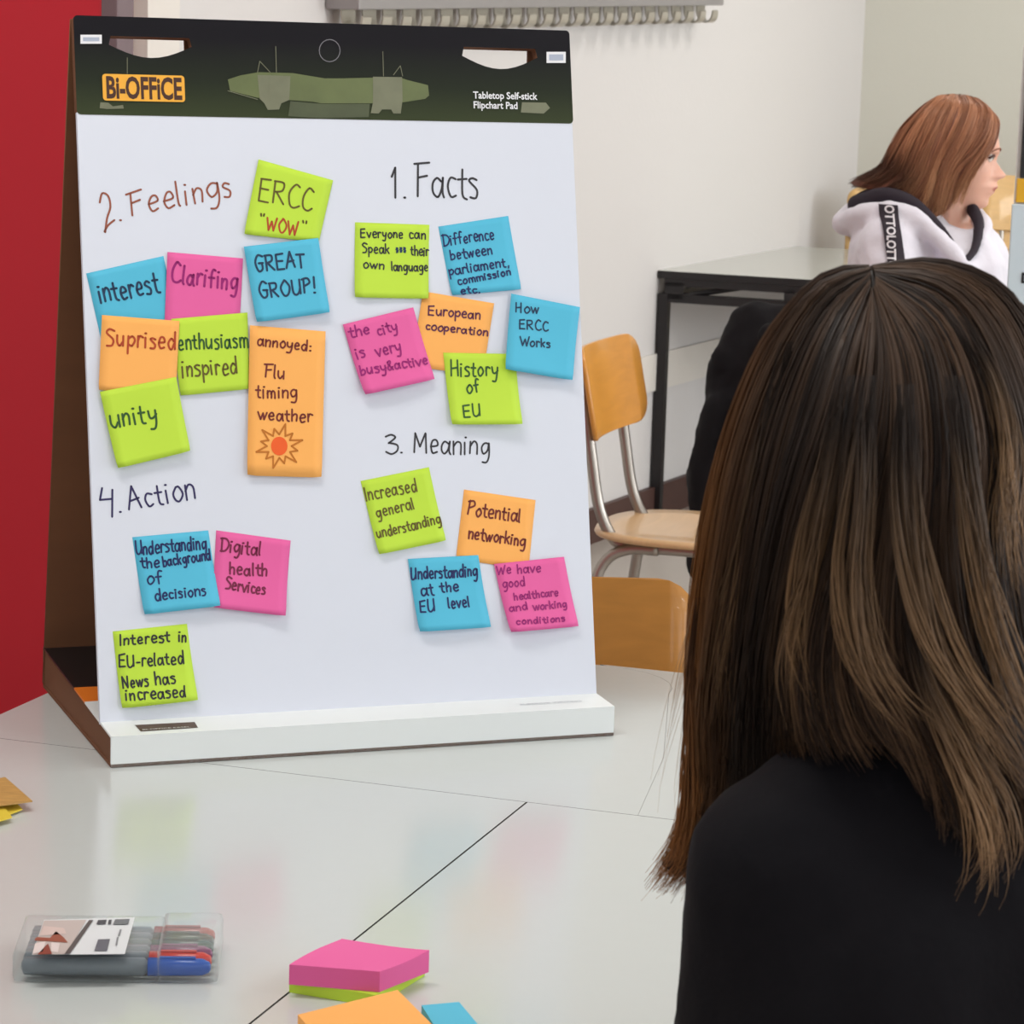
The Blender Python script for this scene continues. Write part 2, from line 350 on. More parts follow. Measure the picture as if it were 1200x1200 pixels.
def ribbon(paths, w, close=False):
    """flat pen strokes (lists of (x,y)) as one mesh in the XY plane"""
    vs = []; fs = []; cut = []
    for P in paths:      # break the ribbon at sharp corners so that it keeps its width
        P = [Vector(p) for p in P]; cur = [P[0]]
        for i in range(1, len(P)):
            cur.append(P[i])
            if i < len(P) - 1 and (P[i] - P[i - 1]).length > 0 and (P[i + 1] - P[i]).length > 0 and (P[i] - P[i - 1]).angle(P[i + 1] - P[i], 0) > .8: cut.append(cur); cur = [P[i]]
        cut.append(cur)
    for P in cut:
        P = [Vector(p) for p in P]; n = len(P)
        if n == 1: P = [P[0] + Vector((-w * .25, 0)), P[0] + Vector((w * .25, 0))]; n = 2
        base = len(vs)
        for i, p in enumerate(P):
            d = P[min(i + 1, n - 1)] - P[max(i - 1, 0)]
            if d.length < 1e-9: d = Vector((1, 0))
            d.normalize(); q = Vector((-d.y, d.x)) * w / 2; vs += [p + q, p - q]
        for i in range(n - 1): b = base + 2 * i; fs.append((b, b + 1, b + 3, b + 2))
        for p in (P[0], P[-1]):
            b = len(vs)
            for k in range(7): vs.append(p + Vector((math.cos(k * math.tau / 7), math.sin(k * math.tau / 7))) * w / 2)
            fs.append(tuple(range(b, b + 7)))
        for i in range(1, n - 1):
            if (P[i] - P[i - 1]).angle(P[i + 1] - P[i], 0) > .7:
                b = len(vs)
                for k in range(6): vs.append(P[i] + Vector((math.cos(k * math.tau / 6), math.sin(k * math.tau / 6))) * w / 2)
                fs.append(tuple(range(b, b + 6)))
    return vs, fs
def ribbon_mesh(name, paths, w, fn):
    vs, fs = ribbon(paths, w); me = bpy.data.meshes.new(name); me.from_pydata([fn(v.x, v.y) for v in vs], [], fs)
    return me
def stroke_px(name, lines, w, m, z, parent):
    P = [[uv(*p) for p in l] for l in lines]
    me = ribbon_mesh(name, P, w, lambda x, y: MS @ Vector((x, y, z))); return link(name, me, m, parent, False, True)
circ = [(386 + 12.2 * math.cos(t), 59.5 + 13 * math.sin(t)) for t in [k / 20 * math.tau for k in range(21)]]
stroke_px('printed_ring', [circ], .0008, mat('print_grey', rgb(120, 118, 124), .5), ZF + .0002, head)
for ln in ([[pl(985, 205), pl(988, 320)], [pl(905, 320), pl(915, 270), pl(960, 318)], [pr_(293, 228), pr_(296, 335)], [pr_(340, 330), pr_(370, 290), pr_(380, 335)], [pl(775, 400), pl(905, 438)], [pl(960, 330), pl(955, 415)], [pl(333, 255), pl(333, 325)]]): stroke_px('printed_line', [ln], .0007, M_ol3, ZF + .0006, head)
# logo badge and printed words
bx0, by0 = uv(120.5, 118); bx1, by1 = uv(215.5, 89)
me = curve_mesh('logo_badge', [rrect(bx0, by0, bx1, by1, .003)], 0)
badge = on_sheet(me, 'logo_badge', mat('logo_yellow', rgb(240, 172, 52), .45), ZF + .0006, head)
me = text_mesh('printed_word', 'Bi-OFFiCE', .0285, 'CENTER', 0, bold=.0009, sx=.60)
me.transform(MS @ Matrix.Translation(((bx0 + bx1) / 2, (by0 + by1) / 2 - .0098, ZF + .0008))); w_ = link('printed_word', me, mat('logo_ink', rgb(66, 30, 10), .5), head, False, True); w_['label'] = 'dark brown lettering Bi-OFFiCE'
for i, t in enumerate(('Tabletop Self-stick', 'Flipchart Pad')):
    x, y = uv(554, 115.5 + i * 11.5); me = text_mesh('printed_word', t, .0098, 'LEFT', 0, bold=.0002, sx=.92)
    me.transform(MS @ Matrix.Translation((x, y, ZF + .0008))); link('printed_word', me, mat('print_white', rgb(232, 232, 236), .5), head, False, True)
for q in ([(94, 41), (119, 41), (119, 51.5), (94, 51.5)], [(640, 61), (662.5, 61), (662.5, 74), (640, 74)]):
    o = flat('white_sticker', q, MATS['print_white'], ZF + .0004)
flat('sticker_print', [(97, 44), (116, 44), (116, 48.5), (97, 48.5)], mat('print_palegrey', rgb(170, 178, 196), .5), ZF + .0006)
flat('sticker_print', [(643, 64), (659.5, 64), (659.5, 71), (643, 71)], MATS['print_palegrey'], ZF + .0006)
# back panel with hand holes, from the base's rear up to the head
top = MS @ Vector((0, HTOP - .002, -.012)); bot = O + Bk * BD + Z * .004
VB = (top - bot); VB = VB - U * VB.dot(U); LB = VB.length; VB.normalize(); NB = U.cross(VB)
MB = Matrix.Translation(bot) @ Matrix((U, VB, NB)).transposed().to_4x4()
def shift(h): return [(x, y - HTOP + LB + (-.012 if y < max(q[1] for q in h) - .001 else .002)) for x, y in h]
me = curve_mesh('back_panel', [[(0, 0), (W, 0), (W, LB), (0, LB)], shift(H1), shift(H2)], .004); me.transform(MB @ Matrix.Translation((0, 0, -.002)))
link('back_panel', me, M_kraft, chart, False, True)
# base box: kraft sides, printed top
def cb(x, b, z): return (x, b, z)
bm = bmesh.new(); prof = [(0, 0), (BD, 0), (BD, BHB), (BD - .003, BHB), (.003, BH + .003), (.0, BH)]
t = .003
# tray made of thin card: bottom, lip, top, rear
def slab(bm, p0, p1, th, x0=0, x1=W):
    """thin card between two (b,z) profile points"""
    p0 = Vector(p0); p1 = Vector(p1); d = (p1 - p0).normalized(); n = Vector((-d.y, d.x)) * th
    q = [p0, p1, p1 + n, p0 + n]; a = [bm.verts.new((x0, v.x, v.y)) for v in q]; b = [bm.verts.new((x1, v.x, v.y)) for v in q]
    bm.faces.new(a); bm.faces.new(b[::-1])
    for i in range(4): bm.faces.new((a[i], b[i], b[(i + 1) % 4], a[(i + 1) % 4]))
bm = bmesh.new(); slab(bm, (0, .0005), (BD, .0005), .003); slab(bm, (BD, 0.001), (BD, BHB), .003); from_bm('base_card', bm, M_kraft, chart)
bm = bmesh.new(); slab(bm, (.003, 0.0005), (.003, BH), .003); o = from_bm('front_lip', bm, M_board, chart)
sl = (BHB - BH) / BD
def topz(b): return BH + sl * b
bm = bmesh.new(); slab(bm, (.0, BH), (.118, topz(.118)), .002); lid = from_bm('base_top', bm, M_board, chart)
bm = bmesh.new(); slab(bm, (.118, topz(.118)), (.168, topz(.168)), .002); from_bm('orange_band', bm, mat('print_orange', rgb(226, 120, 30), .5), chart)
bm = bmesh.new(); slab(bm, (.168, topz(.168)), (BD - .001, topz(BD)), .002); from_bm('black_cover', bm, M_dkprint, chart)
for x in (.0012, W - .0012):
    bm = bmesh.new(); v = [bm.verts.new((x, b, z)) for b, z in ((.003, .003), (BD - .002, .003), (BD - .002, BHB - .001), (.003, BH - .001))]; bm.faces.new(v); from_bm('side_flap', bm, M_kraft, chart)
def base_pt(px, py, e=.0024):
    n = Vector((0, -sl, 1)).normalized(); p = Vector((0, 0, BH + e)); MI = Matrix.Translation(O) @ Matrix.Rotation(YAW, 4, 'Z'); I = MI.inverted()
    c = I @ CAM; d = I.to_3x3() @ ray(px, py); t = (p - c).dot(n) / d.dot(n); return c + d * t
me = bpy.data.meshes.new('brand_label'); me.from_pydata([base_pt(*p) for p in ((158, 849.5), (228, 846), (232, 852.5), (165, 857))], [], [(3, 2, 1, 0)])
lb = link('brand_label', me, mat('label_brown', rgb(84, 62, 54), .5), chart)
# small printed words on the base
for (x0, y0), body, sz, mm in (((167, 855.5), 'BI-OFFICE EASEL', .0042, MATS['print_white']), ((610, 826), 'SUPERIOR WRITING', .0048, mat('print_grey2', rgb(128, 126, 140), .5))):
    p = base_pt(x0, y0, .0030); me = text_mesh('printed_word', body, sz, 'LEFT', 0, sx=1.5)
    me.transform(Matrix.Translation(p) @ Matrix.Rotation(math.atan(sl), 4, 'X')); link('printed_word', me, mm, chart)

# ---------------------------------------------------------------- hand lettering
# glyph: advance | strokes; points are xy digits on a 0-9.. grid as x,y pairs in tenths (x-height 10, ascender 17, descender -7)
GL = {
'a': '9|7,8 4,10 1,7 1,2 4,0 7,4 8,10 8,3 9,0', 'b': '8|1,17 1,0;1,6 5,10 8,6 6,1 1,0', 'c': '7|7,9 3,10 1,5 3,0 7,1', 'd': '9|7,8 4,10 1,6 2,1 5,0 7,5;8,17 8,8 8,0',
'e': '8|1,5 7,6 6,10 3,10 1,5 3,0 7,1', 'f': '7|7,16 4,17 3,12 3,0;0,9 6,9', 'g': '9|8,9 4,10 1,6 3,1 7,4 8,10 8,0 6,-6 2,-6', 'h': '8|1,17 1,0;1,6 4,10 7,8 7,0',
'i': '3|1,10 1,0;1.5,14', 'j': '4|3,10 3,-4 0,-6;3,14', 'k': '8|1,17 1,0;7,10 1,5;3,6 7,0', 'l': '3|1,17 1,3 2,0', 'm': '12|1,10 1,0;1,6 3,10 6,8 6,0;6,6 8,10 11,8 11,0',
'n': '8|1,10 1,0;1,6 4,10 7,8 7,0', 'o': '8|4,10 1,6 2,1 5,0 8,5 6,10 4,10', 'p': '8|1,10 1,-7;1,7 5,10 8,6 5,1 1,2', 'q': '9|7,8 4,10 1,6 3,0 7,4;8,10 8,-7',
'r': '6|1,10 1,0;1,6 3,10 6,9', 's': '7|6,9 3,10 1,8 6,4 5,0 1,0', 't': '6|3,15 3,2 6,0;0,10 6,10', 'u': '9|1,10 1,3 4,0 7,4;8,10 8,0', 'v': '8|0,10 4,0 8,10', 'w': '11|0,10 3,0 6,9 8,0 11,10',
'x': '8|0,10 7,0;7,10 0,0', 'y': '8|1,10 2,4 5,3 8,6;8,10 7,0 5,-6 1,-6', 'z': '8|1,10 7,10 1,0 7,0',
'A': '11|0,0 5,17 10,0;2,6 9,7', 'B': '10|1,0 1,16;1,16 8,14 7,9 1,9 9,6 7,0 1,0', 'C': '10|9,15 5,17 1,10 2,2 6,0 10,2', 'D': '12|2,17 2,0;0,16 8,16 12,9 8,1 1,0', 'E': '10|1,0 1,16;1,16 9,17;1,9 8,9;1,0 9,0',
'F': '11|2,0 3,16;0,16 11,17;3,9 9,10', 'G': '11|10,15 5,17 1,9 4,0 9,2 9,8;5,8 10,8', 'H': '11|1,17 1,0;9,17 9,0;1,8 9,9', 'I': '3|1.5,17 1.5,0', 'M': '13|1,0 2,16;2,16 6,5 11,16;11,16 12,0', 'N': '11|1,0 1,16 9,0 9,16',
'O': '12|6,17 1,9 4,0 9,1 12,9 8,16 6,17', 'P': '10|1,0 2,17;0,16 7,17 9,12 2,8', 'R': '11|1,0 1,16;0,16 8,16 8,10 2,8;3,8 10,0', 'S': '9|9,15 4,17 1,13 8,7 7,1 1,0', 'T': '10|0,16 10,16;5,16 5,0', 'U': '11|1,17 1,4 4,0 8,2 10,7;10,17 10,1',
'W': '15|0,16 4,0 8,12 11,0 15,17', '1': '6|1,12 4,17 3,0', '2': '11|1,12 4,17 8,15 8,9 4,3 0,-4;0,-4 3,-1 9,1', '3': '10|1,15 5,17 8,14 3,9;3,9 9,7 9,2 5,-1 1,1', '4': '10|2,16 1,8 8,9;8,15 8,-2',
'.': '3|1,0', ',': '3|2,1 1,-3', ':': '4|2,1;2,8', '!': '4|3,17 2,5;1.5,0', '"': '5|1,15 1,12;4,15 4,12', '-': '6|1,5 5,5', '&': '9|8,0 2,12 5,15 6,12 1,4 4,0 8,5', '*': '7|2,4 5,7;2,7 5,4;1,6 6,5;3,3 4,8;2,3 5,8;5,3 2,8', ' ': '7|'}
STRAIGHT = set('AEFHIMNTWvwxz1kKVX4')
def text_strokes(s, jit=.35):
    x = 0; out = []
    for ch in s:
        w_, st = GL[ch].split('|'); dx = random.uniform(-.3, .3); dy = random.uniform(-.7, .7); k = random.uniform(.93, 1.07)
        if st:
            for q in st.split(';'):
                P = [tuple(map(float, p.split(','))) for p in q.split()]
                P = [((a + random.uniform(-jit, jit)) * k + x + dx, (b + random.uniform(-jit, jit)) * k + dy) for a, b in P]
                if len(P) > 2 and ch not in STRAIGHT: P = [(v.x, v.y) for v in smooth_path([(a, b, 0) for a, b in P], 4)]
                out.append(P)
        x += float(w_) + 2.2
    return out, x - 2.2
def word_px(s, x0, y0, x1, y1, xh, slant=.0):
    """strokes in sheet uv for a line whose baseline runs from pixel 0 to pixel 1, xh = x-height in pixels"""
    st, L_ = text_strokes(s); a = Vector(uv(x0, y0)); b = Vector(uv(x1, y1)); d = b - a; h = Vector((-d.y, d.x)).normalized()
    hh = xh / 1180.0
    return [[tuple(a + d * ((x + slant * y) / L_) + h * (y / 10 * hh)) for x, y in P] for P in st]
WP = .00125
def heading(parts, inkn, w, label):
    w *= 1.12
    P = []
    for p in parts: P += word_px(*p)
    me = ribbon_mesh('heading', P, w, lambda x, y: MS @ Vector((x, y, .0003))); o = link('heading', me, ink(inkn), pad, False, True); o['label'] = label
heading([('2.', 121, 262, 145, 258, 20), ('Feelings', 152, 254, 273, 228, 16, .1)], 'brownred', .0017, 'red-brown handwritten heading 2. Feelings')
heading([('1.', 459, 231, 477, 231, 21), ('Facts', 486, 231, 560, 233, 22)], 'grey', .0019, 'dark grey handwritten heading 1. Facts')
heading([('3', 451, 530, 468, 530, 12.5), ('.', 470, 531, 472, 531, 10), ('Meaning', 484, 530, 574, 533, 14)], 'grey', .0016, 'dark grey handwritten heading 3 Meaning')
heading([('4.', 115, 600, 145, 601, 17), ('Action', 151, 597, 229, 584, 15)], 'indigo', .0017, 'indigo handwritten heading 4. Action')

# ---------------------------------------------------------------- sticky notes on the sheet
def note(color, TL, TR, BR, BL, layer, lift, words, label, wk=WP):
    wk = wk * 1.22
    Q = [Vector(uv(*p)) for p in (TL, TR, BR, BL)]
    z0 = .0004 + layer * .0009; nx, ny = 8, 12
    root_loc = MS @ Vector(((Q[0].x + Q[2].x) / 2, (Q[2].y + Q[3].y) / 2, z0))
    def zz(s, t):
        i = min(nx - 1, int(s * nx)); j = min(ny - 1, int(t * ny)); f = s * nx - i; h = t * ny - j; q = lambda a, b: zz0(a / nx, b / ny)
        return (q(i, j) * (1 - f) + q(i + 1, j) * f) * (1 - h) + (q(i, j + 1) * (1 - f) + q(i + 1, j + 1) * f) * h
    def zz0(s, t): return z0 + lift * max(0, (t - .25) / .75) ** 2 * (1 + .35 * (s - .5) * (1 if (TL[0] + TL[1]) % 2 < 1 else -1)) + .0012 * math.sin(s * 5 + TL[0]) * t * min(1, lift / .004)
    bm = bmesh.new(); g = {}
    for th in (0, 1):
        for i in range(nx + 1):
            for j in range(ny + 1):
                s, t = i / nx, j / ny; p = (Q[0] * (1 - s) + Q[1] * s) * (1 - t) + (Q[3] * (1 - s) + Q[2] * s) * t
                if t > .95 and (s < .01 or s > .99): p = p + ((Q[0] + Q[1] + Q[2] + Q[3]) / 4 - p) * .012
                g[th, i, j] = bm.verts.new(MS @ Vector((p.x, p.y, zz(s, t) - th * .0002)))
    for i in range(nx):
        for j in range(ny):
            bm.faces.new((g[0, i, j], g[0, i, j + 1], g[0, i + 1, j + 1], g[0, i + 1, j])); bm.faces.new((g[1, i, j], g[1, i + 1, j], g[1, i + 1, j + 1], g[1, i, j + 1]))
    for i in range(nx):
        for j in (0, ny): bm.faces.new((g[0, i, j], g[0, i + 1, j], g[1, i + 1, j], g[1, i, j]))
    for j in range(ny):
        for i in (0, nx): bm.faces.new((g[0, i, j], g[1, i, j], g[1, i, j + 1], g[0, i, j + 1]))
    bmesh.ops.translate(bm, vec=-root_loc, verts=bm.verts)
    o = from_bm('sticky_note', bm, NOTE[color], None, True); o.location = root_loc
    tag(o, label, 'sticky note', 'sticky notes on the flip chart')
    ex = Q[1] - Q[0]; ey = Q[3] - Q[0]; det = ex.x * ey.y - ex.y * ey.x
    def place(x, y):
        p = Vector((x, y)) - Q[0]; s = (p.x * ey.y - p.y * ey.x) / det; t = (ex.x * p.y - ex.y * p.x) / det
        return MS @ Vector((x, y, zz(min(1, max(0, s)), min(1, max(0, t))) + .00035)) - root_loc
    by = {}
    for wd in words: by.setdefault(wd[0], []).append(wd[1:])
    for inkn, ws in by.items():
        P = []
        for q in ws:
            if isinstance(q[0], list): P += [[uv(*p) for p in l] for l in q[0]]
            else: P += word_px(*q)
        me = ribbon_mesh('handwriting', P, wk, place); link('handwriting', me, ink(inkn), o)
    return o, place
c1 = lambda X, Y: (80 + X / 3.75, 160 + Y / 3.75)
note('green', (302.7, 187), (389.9, 211.5), (373, 284), (285, 275), 1, .0012, [('olive', 'ERCC', 301, 234, 365, 247, 15), ('olive', '"', 303, 262, 309, 263, 8), ('rust', 'WOW', 311, 270, 347, 276, 9), ('olive', '"', 352, 271, 359, 272, 8)], 'tilted lime green note reading ERCC "WOW", topmost on the left half', .0015)
note('blue', (101, 320.5), (191.5, 300), (210, 386), (120, 405), 0, .0002, [('petrol', 'interest', 117, 355, 187, 342, 13.5)], 'blue sticky note reading interest, leftmost on the flip chart', .0018)
note('pink', (196, 295.5), (284.5, 303), (280, 388), (192.3, 383), 1, .0002, [('magenta', 'Clarifing', 200, 331, 278, 340, 12.5)], 'pink sticky note reading Clarifing', .0018)
note('blue', (284.8, 289.5), (372, 279.3), (384.5, 367), (298.7, 378.5), 3, .003, [('petrol', 'GREAT', 298, 318, 357, 313, 10), ('petrol', 'GROUP!', 303, 350, 370, 343, 10)], 'blue sticky note reading GREAT GROUP!', .0017)
note('green', (200, 374), (289.3, 366.5), (292, 456), (210.7, 464), 2, .0003, [('dkgreen', 'enthusiasm', 208, 410, 290, 407, 10.5), ('olive', 'inspired', 213, 442, 278, 438, 11.5)], 'lime green sticky note reading enthusiasm inspired', .0015)
note('orange', (118.7, 369.5), (209.5, 376.5), (205, 464), (114.7, 457.5), 3, .0003, [('rust', 'Suprised', 123, 405, 205, 410, 11.5)], 'orange sticky note reading Suprised', .0016)
sun = []
for k in range(12):
    for rr, a in ((14.5, k - .0), (28 if k % 2 else 22, k + .5)):
        t = a / 12 * math.tau; sun.append((326 + rr * 1.0 * math.cos(t), 523 + rr * .95 * math.sin(t)))
sun.append(sun[0])
o, place = note('orange', (292, 381.5), (380.5, 388.7), (375.5, 560), (288, 557.5), 3, .0015, [('dkred', 'annoyed:', 300, 405, 364, 412, 7), ('dkred', 'Flu', 308, 442, 332, 444, 8.5), ('dkred', 'timing', 299, 466, 347, 467, 8.5), ('dkred', 'weather', 301, 492, 364, 495, 8), ('amber', [sun])], 'tall orange note reading annoyed: flu timing weather with a drawn sun', .0014)
P = [uv(326 + 9.6 * math.cos(k / 20 * math.tau), 523 + 11 * math.sin(k / 20 * math.tau)) for k in range(20)]
me = bpy.data.meshes.new('drawn_sun'); me.from_pydata([place(*p) for p in P], [], [tuple(range(20))[::-1]]); link('drawn_sun', me, ink('orange'), o)
note('green', (116, 459.5), (205.3, 442), (221.3, 529), (136, 549.5), 4, .003, [('dkgreen', 'unity', 129, 502, 183, 494, 13)], 'lime green sticky note reading unity, below the orange Suprised note', .0017)
note('green', (416, 260.5), (503, 263.5), (501, 350.5), (414.5, 349), 0, .003, [('black', 'Everyone', 422, 278, 472, 279, 6), ('black', 'can', 479, 279, 499, 280, 6.5), ('black', 'Speak', 424, 296, 456, 297, 6.5), ('petrol', '***', 464, 299, 476, 299, 10), ('black', 'their', 481, 299, 502, 300, 6.5), ('black', 'own', 425, 314, 450, 316, 6), ('black', 'language', 458, 317, 501, 318, 6)], 'lime green sticky note reading Everyone can speak their own language', .0012)
note('blue', (513.5, 265.6), (595.4, 253), (610.4, 339.4), (529, 346.6), 0, .002, [('navy', 'Difference', 519, 288, 579, 280, 7.5), ('navy', 'between', 528, 305, 577, 298, 7), ('navy', 'parliament,', 526, 323, 596, 312, 6.5), ('navy', 'commission', 536, 334, 598, 322, 5), ('navy', 'etc.', 539, 345, 562, 343, 5)], 'blue sticky note reading Difference between parliament, commission etc.', .0013)
note('orange', (495.5, 341.5), (578.6, 355.6), (565, 441), (481, 429), 1, .0003, [('plum', 'European', 501, 369, 562, 374, 6.5), ('plum', 'cooperation', 498, 386, 571, 394, 5.5)], 'orange sticky note reading European cooperation', .0013)
note('pink', (401, 380.5), (483.5, 360.4), (507.5, 445), (425, 463.5), 2, .006, [('magenta', 'the', 409, 396, 433, 391, 7), ('magenta', 'city', 442, 394, 465, 387, 7), ('magenta', 'is', 417, 421, 428, 418, 7.5), ('magenta', 'very', 440, 418, 469, 412, 8), ('magenta', 'busy&active', 421, 440, 500, 427, 6.5)], 'pink sticky note reading the city is very busy & active', .0014)
note('green', (518.6, 413.5), (603, 415), (608.6, 498), (527, 498), 2, .006, [('dkgreen', 'History', 527, 441, 582, 441, 10), ('dkgreen', 'of', 546, 461, 561, 460, 9), ('dkgreen', 'EU', 541, 489, 562, 488, 9)], 'lime green sticky note reading History of EU', .0015)
note('blue', (597.5, 344.5), (678, 360.4), (668, 446.5), (589, 433.6), 4, .004, [('petrol', 'How', 602, 366, 629, 368, 7), ('petrol', 'ERCC', 606, 386, 641, 388, 6.5), ('petrol', 'Works', 607, 405, 643, 408, 6)], 'blue sticky note reading How ERCC works, overhanging the right edge', .0013)
note('green', (422.5, 563.7), (502.5, 547.5), (521, 633.7), (442.5, 650), 0, .004, [('olive', 'Increased', 428, 587, 489, 575, 9), ('olive', 'general', 441, 607, 486, 596, 8), ('olive', 'understanding', 441, 631, 516, 613, 7)], 'lime green sticky note reading Increased general understanding', .0013)
note('orange', (543.7, 573.7), (627.5, 586), (619, 668), (534, 655), 0, .0003, [('dkred', 'Potential', 547, 603, 609, 612, 9), ('dkred', 'networking', 548, 631, 615, 640, 8)], 'orange sticky note reading Potential networking', .0015)
note('blue', (477.5, 655), (560, 650.5), (573, 735), (489.5, 740.5), 1, .006, [('navy', 'Understanding', 481, 679, 559, 675, 8), ('navy', 'at', 493, 699, 507, 697, 8), ('navy', 'the', 515, 694, 537, 692, 7), ('navy', 'EU', 491, 717, 508, 716, 8), ('navy', 'level', 524, 713, 549, 711, 7.5)], 'blue sticky note reading Understanding at the EU level', .0015)
note('pink', (578, 661), (660, 652.5), (676, 734), (595, 741), 2, .006, [('magenta', 'We', 581, 673, 598, 672, 6), ('magenta', 'have', 605, 672, 633, 670, 6), ('magenta', 'good', 588, 689, 614, 686, 6), ('magenta', 'healthcare', 601, 703, 653, 698, 5), ('magenta', 'and', 595, 717, 616, 714, 5), ('magenta', 'working', 623, 715, 663, 711, 5), ('magenta', 'conditions', 602, 732, 660, 728, 4.5)], 'pink sticky note reading We have good healthcare and working conditions', .0012)
note('blue', (155, 629.5), (244, 621.5), (256.5, 710), (168, 720.5), 0, .006, [('navy', 'Understanding', 159, 650, 242, 643, 8.5), ('navy', 'the', 165, 666, 187, 664, 7), ('navy', 'background', 191, 664, 247, 656, 7), ('navy', 'of', 172, 685, 190, 683, 8.5), ('navy', 'decisions', 181, 704, 240, 697, 7)], 'blue sticky note reading Understanding the background of decisions', .0014)
note('pink', (253.3, 621.5), (340.5, 633.5), (332.5, 722), (248, 712), 0, .006, [('maroon', 'Digital', 257, 646, 305, 651, 8.5), ('maroon', 'health', 268, 673, 313, 675, 8), ('maroon', 'Services', 263, 690, 310, 697, 7.5)], 'pink sticky note reading Digital health services', .0015)
note('green', (132, 740), (219, 731), (230.7, 820.5), (141.5, 830), 0, .006, [('black', 'Interest', 140, 756, 199, 752, 7), ('black', 'in', 209, 752, 218, 752, 7), ('black', 'EU-related', 139, 782, 215, 778, 8), ('black', 'News', 143, 806, 173, 803, 7.5), ('black', 'has', 181, 803, 205, 800, 8), ('black', 'increased', 146, 821, 217, 816, 7.5)], 'lime green sticky note reading Interest in EU-related news has increased', .0014)

# ---------------------------------------------------------------- things on the tables
def pad_block(name, color, corners, z0, z1, label, curl=0, parent=None):
    """corners: four pixel positions of the top face; a block of paper leaves, gently warped"""
    C = [at_z(px, py, z1) for px, py in corners]; cx = sum((c for c in C), Vector()) / 4; n = 14
    bm = bmesh.new(); g = {}
    for k, z in ((0, z0), (1, z1)):
        for i in range(n + 1):
            for j in range(n + 1):
                s, t = i / n, j / n; p = (C[0] * (1 - s) + C[1] * s) * (1 - t) + (C[3] * (1 - s) + C[2] * s) * t
                dz = curl * (math.sin(s * math.pi * 1.05 + .3) * .5 * (1 - t) + (s * t) ** 3 * .8 + (1 - s) ** 3 * .3 * t)
                g[k, i, j] = bm.verts.new((p.x - cx.x, p.y - cx.y, z - z0 + (dz if k else 0)))
    for i in range(n):
        for j in range(n):
            bm.faces.new((g[1, i, j], g[1, i + 1, j], g[1, i + 1, j + 1], g[1, i, j + 1])); bm.faces.new((g[0, i, j], g[0, i, j + 1], g[0, i + 1, j + 1], g[0, i + 1, j]))
    for i in range(n):
        for j in (0, n): bm.faces.new((g[0, i, j], g[0, i + 1, j], g[1, i + 1, j], g[1, i, j]))
        for j in (0, n): bm.faces.new((g[0, j, i], g[0, j, i + 1], g[1, j, i + 1], g[1, j, i]))
    o = from_bm(name, bm, NOTE[color], None); o.location = (cx.x, cx.y, z0)
    return tag(o, label, 'note pad', 'blocks of sticky notes on the table')
pad_block('sticky_note_pad', 'green', [(339, 1149), (396, 1113), (498, 1130), (440, 1166)], .7502, .7590, 'lime green block of sticky notes underneath the pink block')
pad_block('sticky_note_pad', 'pink', [(339, 1131), (401, 1099), (503, 1117), (445, 1140)], .7592, .7735, 'pink block of sticky notes on top of the lime green one', .003)
pad_block('sticky_note_pad', 'orange', [(349, 1189), (466, 1160), (507, 1201), (392, 1240)], .7502, .7680, 'orange block of sticky notes at the bottom edge of the picture')
pad_block('sticky_note_pad', 'blue', [(494, 1178), (538, 1174), (590, 1236), (540, 1252)], .7502, .7600, 'blue block of sticky notes right of the orange block')
# leaflet and yellow notes at the left edge
def sheet(name, pix, z, m, label, cat, bend=.0, th=.0012):
    P = [at_z(x, y, z) for x, y in pix]; c = sum(P, Vector()) / len(P); bm = bmesh.new()
    a = [bm.verts.new((p.x - c.x, p.y - c.y, bend * k)) for p, k in zip(P, (0, 0, 1, 0))]; b = [bm.verts.new((v.co.x, v.co.y, v.co.z + th)) for v in a]; n = len(a)
    bm.faces.new(a[::-1]); bm.faces.new(b)
    for i in range(n): bm.faces.new((a[i], a[(i + 1) % n], b[(i + 1) % n], b[i]))
    o = from_bm(name, bm, m); o.location = (c.x, c.y, z); return tag(o, label, cat)
M_leaf = mat('leaflet_print', rgb(186, 146, 84), .5, var=.35, vscale=60, stretch=(1, 3, 1))
sheet('sticky_note', [(-60, 930), (-2, 918), (26, 952), (-22, 968)], .7502, mat('note_yellow', rgb(222, 196, 60), .6), 'yellow sticky note under the folded leaflet at the left edge', 'sticky note', .002)
sheet('sticky_note', [(-70, 935), (-12, 925), (14, 960), (-40, 975)], .7535, MATS['note_yellow'], 'second yellow sticky note poking out furthest below the leaflet', 'sticky note', .001)
sheet('leaflet', [(-80, 930), (6, 912), (38, 940), (-40, 950)], .7585, M_leaf, 'tan folded leaflet lying at the left edge of the table', 'leaflet', .0)
# marker case: placed by its front-left corner on the table
cl = at_z(14, 1152, .75); cr_ = at_z(256, 1154, .75); axx = (cr_ - cl); LEN = axx.length; rz = math.atan2(axx.y, axx.x)
MW, NM = .0140, 6; CH = .0235
MC = Matrix.Translation(cl) @ Matrix.Rotation(rz, 4, 'Z')
M_clear = bpy.data.materials.new('clear_plastic'); M_clear.use_nodes = True; nt = M_clear.node_tree; N = nt.nodes; L = nt.links
N.remove(N['Principled BSDF']); tr = N.new('ShaderNodeBsdfTransparent'); tr.inputs[0].default_value = (.93, .95, .95, 1)
gl = N.new('ShaderNodeBsdfPrincipled'); gl.inputs['Base Color'].default_value = rgb(225, 228, 228); gl.inputs['Roughness'].default_value = .12
mx = N.new('ShaderNodeMixShader'); fr = N.new('ShaderNodeLayerWeight'); fr.inputs['Blend'].default_value = .35
mm_ = N.new('ShaderNodeMath'); mm_.operation = 'MULTIPLY_ADD'; mm_.inputs[1].default_value = .4; mm_.inputs[2].default_value = .05; mm_.use_clamp = True
